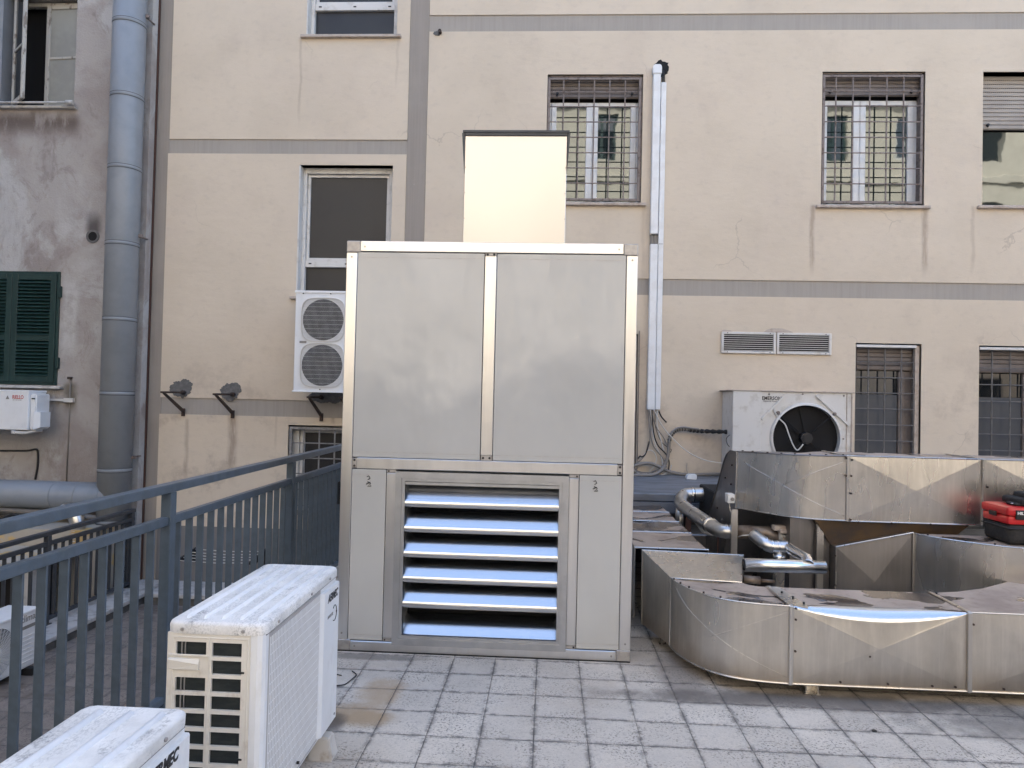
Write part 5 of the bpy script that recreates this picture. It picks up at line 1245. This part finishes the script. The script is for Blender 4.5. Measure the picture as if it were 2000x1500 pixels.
for a, c in zip([A_]+rings[:-1], rings):
    for i in range(n): b.faces.new((a[i], a[(i+1) % n], c[(i+1) % n], c[i]))
obj('fan_panel', b, M['pvc_old'], em)
b = BM(); box(b, ex0, sx0-.002, ey-.012, ey+.05, ez0, ez1-.005, .003); obj('side_panel', b, M['pvc_old'], em)
b = BM(); box(b, ex0-.03, ex1+.02, ey-.02, ey+.52, ez1-.003, ez1+.008, .002); obj('top', b, M['stone'], em)
b = BM(); box(b, ex1-.065, ex1-.055, ey-.008, ey, ez0, ez1-.01, .002); box(b, ex1-.012, ex1+.002, ey-.012, ey, ez0, ez1-.01, .002); obj('edge_fold', b, M['stone'], em)
for p, q in (((2.44, 1.40), (2.71, 1.69)), ((3.42, 1.355), (3.05, 1.69))):
    b = BM(); d = Vector((q[0]-p[0], 0, q[1]-p[1])).normalized(); nn = Vector((-d.z, 0, d.x))*.013
    P0, P1 = Vector((p[0], ey-.022, p[1])), Vector((q[0], ey-.022, q[1])); bk = Vector((0, .0215, 0))
    hexa(b, [P0-nn, P0+nn, P0+nn+bk, P0-nn+bk], [P1-nn, P1+nn, P1+nn+bk, P1-nn+bk]); obj('stiffener', b, M['pvc_old'], em)
b = BM(); tube(b, [(cx_, ey+.050, cz_), (cx_, ey+.056, cz_)], r_-.001, 48); fo = obj('fan_opening', b, M['void'], em)
b = BM()
for i in range(7):
    a = i*2*math.pi/7+.2; pts = [(cx_+math.cos(a+da)*rr, cz_+math.sin(a+da)*rr) for rr, da in ((.07, 0), (r_*.93, .12), (r_*.95, .66), (.07, .55))]
    prism(b, pts, 'y', ey+.036, ey+.040)
obj('fan', b, M['void'], em)
b = BM()
for k in range(1, 13): disc(b, (cx_, ey-.004, cz_), 'y', k*.028+.012, k*.028+.0131, .0011, 40)
for k in range(4):
    a = math.radians((42, 138, 225, 315)[k]); tube(b, [(cx_+math.cos(a)*.07, ey-.02, cz_+math.sin(a)*.07), (cx_+math.cos(a)*(r_+.03), ey-.008, cz_+math.sin(a)*(r_+.03))], .005, 6)
    a += .03; tube(b, [(cx_+math.cos(a)*.07, ey-.02, cz_+math.sin(a)*.07), (cx_+math.cos(a)*(r_+.03), ey-.008, cz_+math.sin(a)*(r_+.03))], .005, 6)
obj('fan_guard', b, M['void'], em)
b = BM(); tube(b, [(cx_, ey-.05, cz_), (cx_, ey+.03, cz_)], .068, 8); tube(b, [(cx_, ey-.06, cz_), (cx_, ey-.045, cz_)], .045, 20); obj('motor', b, M['glass_grey'], em)
b = BM()
for a in (42, 138): tube(b, [(cx_+math.cos(math.radians(a))*(r_+.05), ey-.03, cz_+math.sin(math.radians(a))*(r_+.05)), (cx_+math.cos(math.radians(a))*(r_+.05), ey, cz_+math.sin(math.radians(a))*(r_+.05))], .018, 8)
for x, z in ((2.90, 1.70), (3.36, 1.69), (3.36, 1.2)): tube(b, [(x, ey-.006, z), (x, ey, z)], .010, 8)
obj('fixing', b, M['iron'], em)
b = BM(); tube(b, spline([(2.62, ey-.01, 1.60), (2.575, ey-.012, 1.52), (2.62, ey-.014, 1.43), (2.70, ey-.02, 1.35), (2.74, ey-.03, 1.24), (2.79, ey-.03, 1.12), (2.84, ey-.03, 1.06), (2.90, ey-.04, 1.13)], 6), .008, 7); obj('flex', b, M['cable_w'], em)
text('EMERSON', M['text_k'], em, (2.442, ey-.0015, 1.625), ROT_Y, .058, bold=.0012, sx=.86)
text('Network Power', M['text_k'], em, (2.458, ey-.0015, 1.602), ROT_Y, .026, sx=.9)
b = BM()
for k in range(3): a = math.radians(60*k); d = Vector((math.cos(a), 0, math.sin(a)))*.012; tube(b, [Vector((2.522, ey-.002, 1.69))-d, Vector((2.522, ey-.002, 1.69))+d], .0025, 5)
obj('emblem', b, M['text_k'], em)
b = BM()
for x in (2.2, 3.35): box(b, x-.04, x+.04, ey, ey+.45, .6865, .6895)
obj('foot', b, M['black'], em)

# ================================================================== vent grilles in the wall
def vent(x0, x1, label):
    t = thing('vent_grille', label, 'vent grille', ((x0+x1)/2, 8.79, 2.18), 'paired vent grilles in the cream wall')
    z0, z1 = 2.187, 2.448
    b = BM(); frame_rect(b, x0, x1, 8.768, 8.81, z0, z1, .028, .004); fr = obj('frame', b, M['pvc_old'], t)
    b = BM(); box(b, x0+.028, x1-.028, 8.795, 8.7985, z0+.02, z1-.02); obj('backing', b, M['black'], t)
    n = 8; h = (z1-z0-.056)/n
    for i in range(n):
        z = z0+.028+i*h; b = BM()
        hexa(b, [(x0+.0285, 8.770, z+.004), (x1-.0285, 8.770, z+.004), (x1-.0285, 8.789, z+.009), (x0+.0285, 8.789, z+.009)], [(x0+.0285, 8.770, z+.010), (x1-.0285, 8.770, z+.010), (x1-.0285, 8.789, z+.012), (x0+.0285, 8.789, z+.012)])
        obj('slat', b, M['pvc_old'], t)
    b = BM()
    for x in (x0+.07, x1-.07):
        for z in (z0+.014, z1-.014): tube(b, [(x, 8.764, z), (x, 8.769, z)], .006, 8)
    obj('screw', b, M['rust'], t)
vent(2.093, 2.745, 'white slatted vent grille, left of the pair above the big fan'); vent(2.757, 3.408, 'white slatted vent grille, right of the pair and nearer the barred opening')

# ================================================================== cable trunking on the wall
tr = thing('cable_trunking', 'wide white wall trunking with a rounded cap and a short gap midway', 'trunking', (1.25, 8.75, 1.48))
b = BM(); box(b, 1.200, 1.292, 8.715, 8.799, 3.625, 5.66, .006); box(b, 1.202, 1.294, 8.715, 8.799, 1.475, 3.50, .006); obj('cover', b, M['pvc'], tr)
b = BM(); box(b, 1.205, 1.30, 8.765, 8.799, 3.501, 3.624); obj('base_channel', b, M['text_g'], tr)
b = BM(); prism(b, [(1.192, 5.60), (1.302, 5.60), (1.302, 5.69), (1.285, 5.715), (1.212, 5.715), (1.192, 5.69)], 'y', 8.705, 8.80, .006); obj('cap', b, M['pvc'], tr)
b = BM()
for x in (1.225, 1.262): box(b, x-.008, x+.008, 8.745, 8.764, 3.5015, 3.6235)
obj('wire', b, M['cable_g'], tr)
tr = thing('cable_trunking', 'narrower white plastic trunking on the right of the capped one', 'trunking', (1.33, 8.75, 1.48))
b = BM(); box(b, 1.300, 1.362, 8.725, 8.799, 1.478, 5.50, .005); obj('cover', b, M['pvc'], tr)
b = BM(); box(b, 1.305, 1.355, 8.723, 8.7245, 3.50, 3.506); obj('joint', b, M['text_g'], tr)
b = BM()
for i in range(4): tube(b, [(1.312+i*.012, 8.76, 5.49), (1.315+i*.010, 8.78, 5.62), (1.32+i*.006, 8.80, 5.68)], .005, 6)
obj('wire', b, M['cable_k'], tr)
b = BM(); box(b, 1.098, 1.102, 8.75, 8.8, .69, 2.44); tag(obj('corner_bead', b, M['iron'], None, loc=(1.1, 8.78, .69)), 'thin brown metal strip beside the silver cabinet running down to the roof ledge', 'strip')

yy = 8.73
def Q(px, py, y=yy): return at(px, py, y)
cables = [
 ('grey cable dropping straight from the wide trunking to the roof edge', [Q(1266, 800), Q(1268, 830), Q(1269, 862), Q(1262, 885), Q(1252, 898), Q(1243, 905), Q(1240, 915), Q(1252, 922), Q(1268, 923)], .006, 'cable_g'),
 ('pale cable hanging in a wide loop under the trunking', [Q(1270, 800), Q(1273, 835), Q(1280, 868), Q(1292, 895), Q(1293, 915), Q(1283, 926), Q(1262, 924)], .006, 'cable_w'),
 ('black cable from the trunking that curls down beside the loop', [Q(1274, 800), Q(1276, 840), Q(1284, 868), Q(1300, 886), Q(1307, 902), Q(1305, 922)], .008, 'cable_k'),
 ('long thin pale cable drooping from the trunking to the overhead duct', [Q(1277, 800, 8.7), Q(1290, 826, 8.7), Q(1308, 850, 8.7), Q(1340, 880, 8.6), Q(1375, 898, 8.5), Q(1412, 905, 8.45)], .006, 'cable_w'),
 ('short black cable end sticking out right of the trunking', [Q(1287, 803), Q(1292, 814), Q(1302, 825)], .009, 'cable_k'),
 ('thin dark wire curling into the taped bundle', [Q(1280, 803), Q(1280, 832), Q(1290, 860), Q(1303, 873), Q(1311, 878), Q(1309, 884)], .004, 'cable_k'),
 ('grey cable forming a ring on the wall by the cabinet', [Q(1256, 892), Q(1265, 880), Q(1276, 882), Q(1282, 895), Q(1278, 910), Q(1268, 920)], .005, 'cable_w'),
 ('thin wire hanging from the fan condenser side', [Q(1427, 848, 8.4), Q(1419, 856, 8.4), Q(1421, 868, 8.4), Q(1428, 875, 8.4)], .004, 'cable_k'),
 ('grey cable swinging from the trunking into the taped bundle', [Q(1273, 800), Q(1276, 818), Q(1284, 838), Q(1297, 856), Q(1304, 876), Q(1300, 898), Q(1288, 915), Q(1262, 925), Q(1242, 921)], .008, 'cable_g'),
 ('white cable falling straight from the narrow trunking', [Q(1284, 802), Q(1283, 826), Q(1287, 846), Q(1292, 864), Q(1296, 880)], .007, 'cable_w'),
 ('dark cable hugging the wall between the loops', [Q(1268, 800), Q(1272, 828), Q(1271, 850), Q(1277, 872), Q(1288, 886), Q(1297, 900), Q(1298, 918)], .008, 'cable_g'),
 ('black taped joint of two wires near the cabinet edge', [Q(1268, 862), Q(1262, 884), Q(1255, 892), Q(1250, 891), Q(1246, 896)], .009, 'cable_k'),
 ('pale cable lying along the roof edge under the loops', [Q(1238, 918), Q(1255, 929), Q(1280, 931), Q(1305, 922), Q(1312, 908)], .006, 'cable_w'),
]
for c in cables: cable(*c)
bn = thing('taped_pipe_bundle', 'pipe bundle bound with black tape leaving the big fan condenser', 'pipe bundle', tuple(Q(1430, 843)))
path = [Q(1432, 844, 8.5), Q(1400, 843, 8.6), Q(1370, 842), Q(1350, 840), Q(1335, 838), Q(1322, 840), Q(1312, 848), Q(1307, 862), Q(1306, 880), Q(1302, 900), Q(1293, 918), Q(1280, 926, 8.70)]
s1 = spline(path, 8); b = BM(); tube(b, s1[14:], .020, 10); obj('lagging', b, M['cable_g'], bn)
b = BM(); tube(b, [p+Vector((.0, -.02, .022)) for p in s1[18:60]], .012, 8); obj('lagging', b, M['text_g'], bn)
b = BM(); tube(b, s1[:28], [.024+.006*math.sin(i*2.1) for i in range(28)], 10); obj('tape', b, M['cable_k'], bn)
b = BM()
for i in range(30, 56, 3): tube(b, [s1[i], s1[i+1]], .025, 10)
obj('tape', b, M['cable_k'], bn)
b = BM(); tube(b, [s1[1]+Vector((0, 0, .01)), Q(1428, 838, 8.45)], .016, 8); tube(b, [s1[1], Q(1430, 847, 8.45)], .014, 8); obj('tape', b, M['cable_k'], bn)
cable('thick grey pipe lying along the foot of the cream wall', [Q(1232, 912), Q(1252, 906), Q(1270, 905), Q(1288, 912), Q(1310, 922), Q(1345, 927), Q(1400, 926), Q(1440, 925)], .020, 'cable_g', cat='pipe', name='wall_pipe')
cable('grey pipe lying on the roof edge by the silver cabinet', [at(1225, 927, 8.5), at(1250, 928, 8.5), at(1280, 926, 8.5), at(1300, 910, 8.65)], .018, 'cable_g', cat='pipe', name='wall_pipe')
cable('brown wire rising from the white junction box', [Q(1343, 925, 8.5), Q(1341, 915, 8.6), Q(1342, 905, 8.75)], .003, 'cable_g')
jb = Q(1350, 929, 8.35)
b = BM(); prism(b, [(jb.x-.06, .6875), (jb.x+.055, .6875), (jb.x+.055, .745), (jb.x-.035, .745), (jb.x-.06, .72)], 'y', 8.3, 8.40, .005)
tag(obj('junction_box', b, M['pvc'], None, loc=(jb.x, 8.35, .6865)), 'small white plastic box lying on the slate coloured roof edge', 'box')

# ================================================================== tool case and bag on the ducts
by = 4.66
bag = thing('tool_bag', 'black padded tool bag lying on the branch duct under the red case', 'bag', (3.05, by+.15, .72))
b = BM(); box(b, 2.925, 3.50, by, by+.285, .722, .853, .05, 4); bg = obj('body', b, M['fabric'], bag, smooth=True)
b = BM(); box(b, 2.920, 3.505, by-.006, by+.291, .822, .832, .003); obj('zip', b, M['black'], bg)
b = BM(); prism(b, [(3.02, .775), (3.075, .775), (3.075, .80), (3.062, .80), (3.062, .786), (3.035, .786), (3.035, .80), (3.02, .80)], 'y', by-.004, by+.001); obj('badge', b, M['text_w'], bag)
case = thing('tool_case', 'red plastic tool case lying on top of the black bag', 'tool case', (3.05, by+.15, .855))
b = BM(); box(b, 2.925, 3.45, by+.01, by+.285, .850, .905, .018, 2); obj('base', b, M['red'], case)
b = BM(); box(b, 2.918, 3.455, by+.003, by+.292, .9055, .962, .020, 2); obj('lid', b, M['red'], case)
b = BM(); box(b, 2.910, 2.922, by+.12, by+.19, .890, .918, .003); obj('latch', b, M['rust'], case)
b = BM(); box(b, 2.965, 3.04, by-.004, by+.008, .885, .945, .003); lb = obj('label', b, M['black'], case)
text('HILTI', M['text_w'], lb, (2.971, by-.0055, .918), ROT_Y, .026, bold=.0008)
ORG[case]
b = BM(); box(b, 3.03, 3.40, by+.04, by+.26, .964, 1.012, .022, 3); box(b, 3.09, 3.45, by+.05, by+.24, .998, 1.042, .02, 3); box(b, 3.0, 3.09, by+.06, by+.16, .963, .982, .006)
pch = tag(obj('tool_pouch', b, M['fabric'], None, loc=(3.05, by+.15, .967), smooth=False), 'crumpled black pouch heaped on the red case', 'pouch')
cable('black cord loop curling over the pouch on the red case', [(3.06, by+.06, .99), (3.055, by+.05, 1.025), (3.08, by+.05, 1.052), (3.115, by+.05, 1.045), (3.13, by+.06, 1.01)], .008, 'cable_k', cat='cord', name='cord')
b = BM(); tube(b, [(2.965, by+.05, .982), (3.02, by+.09, .975)], .003, 6); tag(obj('screwdriver_blade', b, M['insul_new'], None, loc=(2.99, by+.07, .98)), 'thin bright metal rod poking out left of the pouch', 'tool')

# scraps of wire on the tiles
cable('bent dark wire lying on the tiles right of the large condenser', [(-1.16, 3.80, .005), (-1.12, 3.822, .005), (-1.073, 3.84, .006), (-1.055, 3.91, .006), (-1.047, 3.98, .006), (-1.085, 4.03, .006)], .003, 'cable_k')
cable('short straight wire scrap between the condenser and the cabinet', [(-1.20, 3.99, .005), (-1.126, 3.962, .005)], .003, 'cable_k')
b = BM(); tube(b, [(1.62, 3.58, .0), (1.62, 3.58, .004)], .012, 10); tag(obj('black_cap', b, M['black'], None, loc=(1.62, 3.58, 0)), 'tiny round black cap lying on the tiles before the front duct', 'cap')
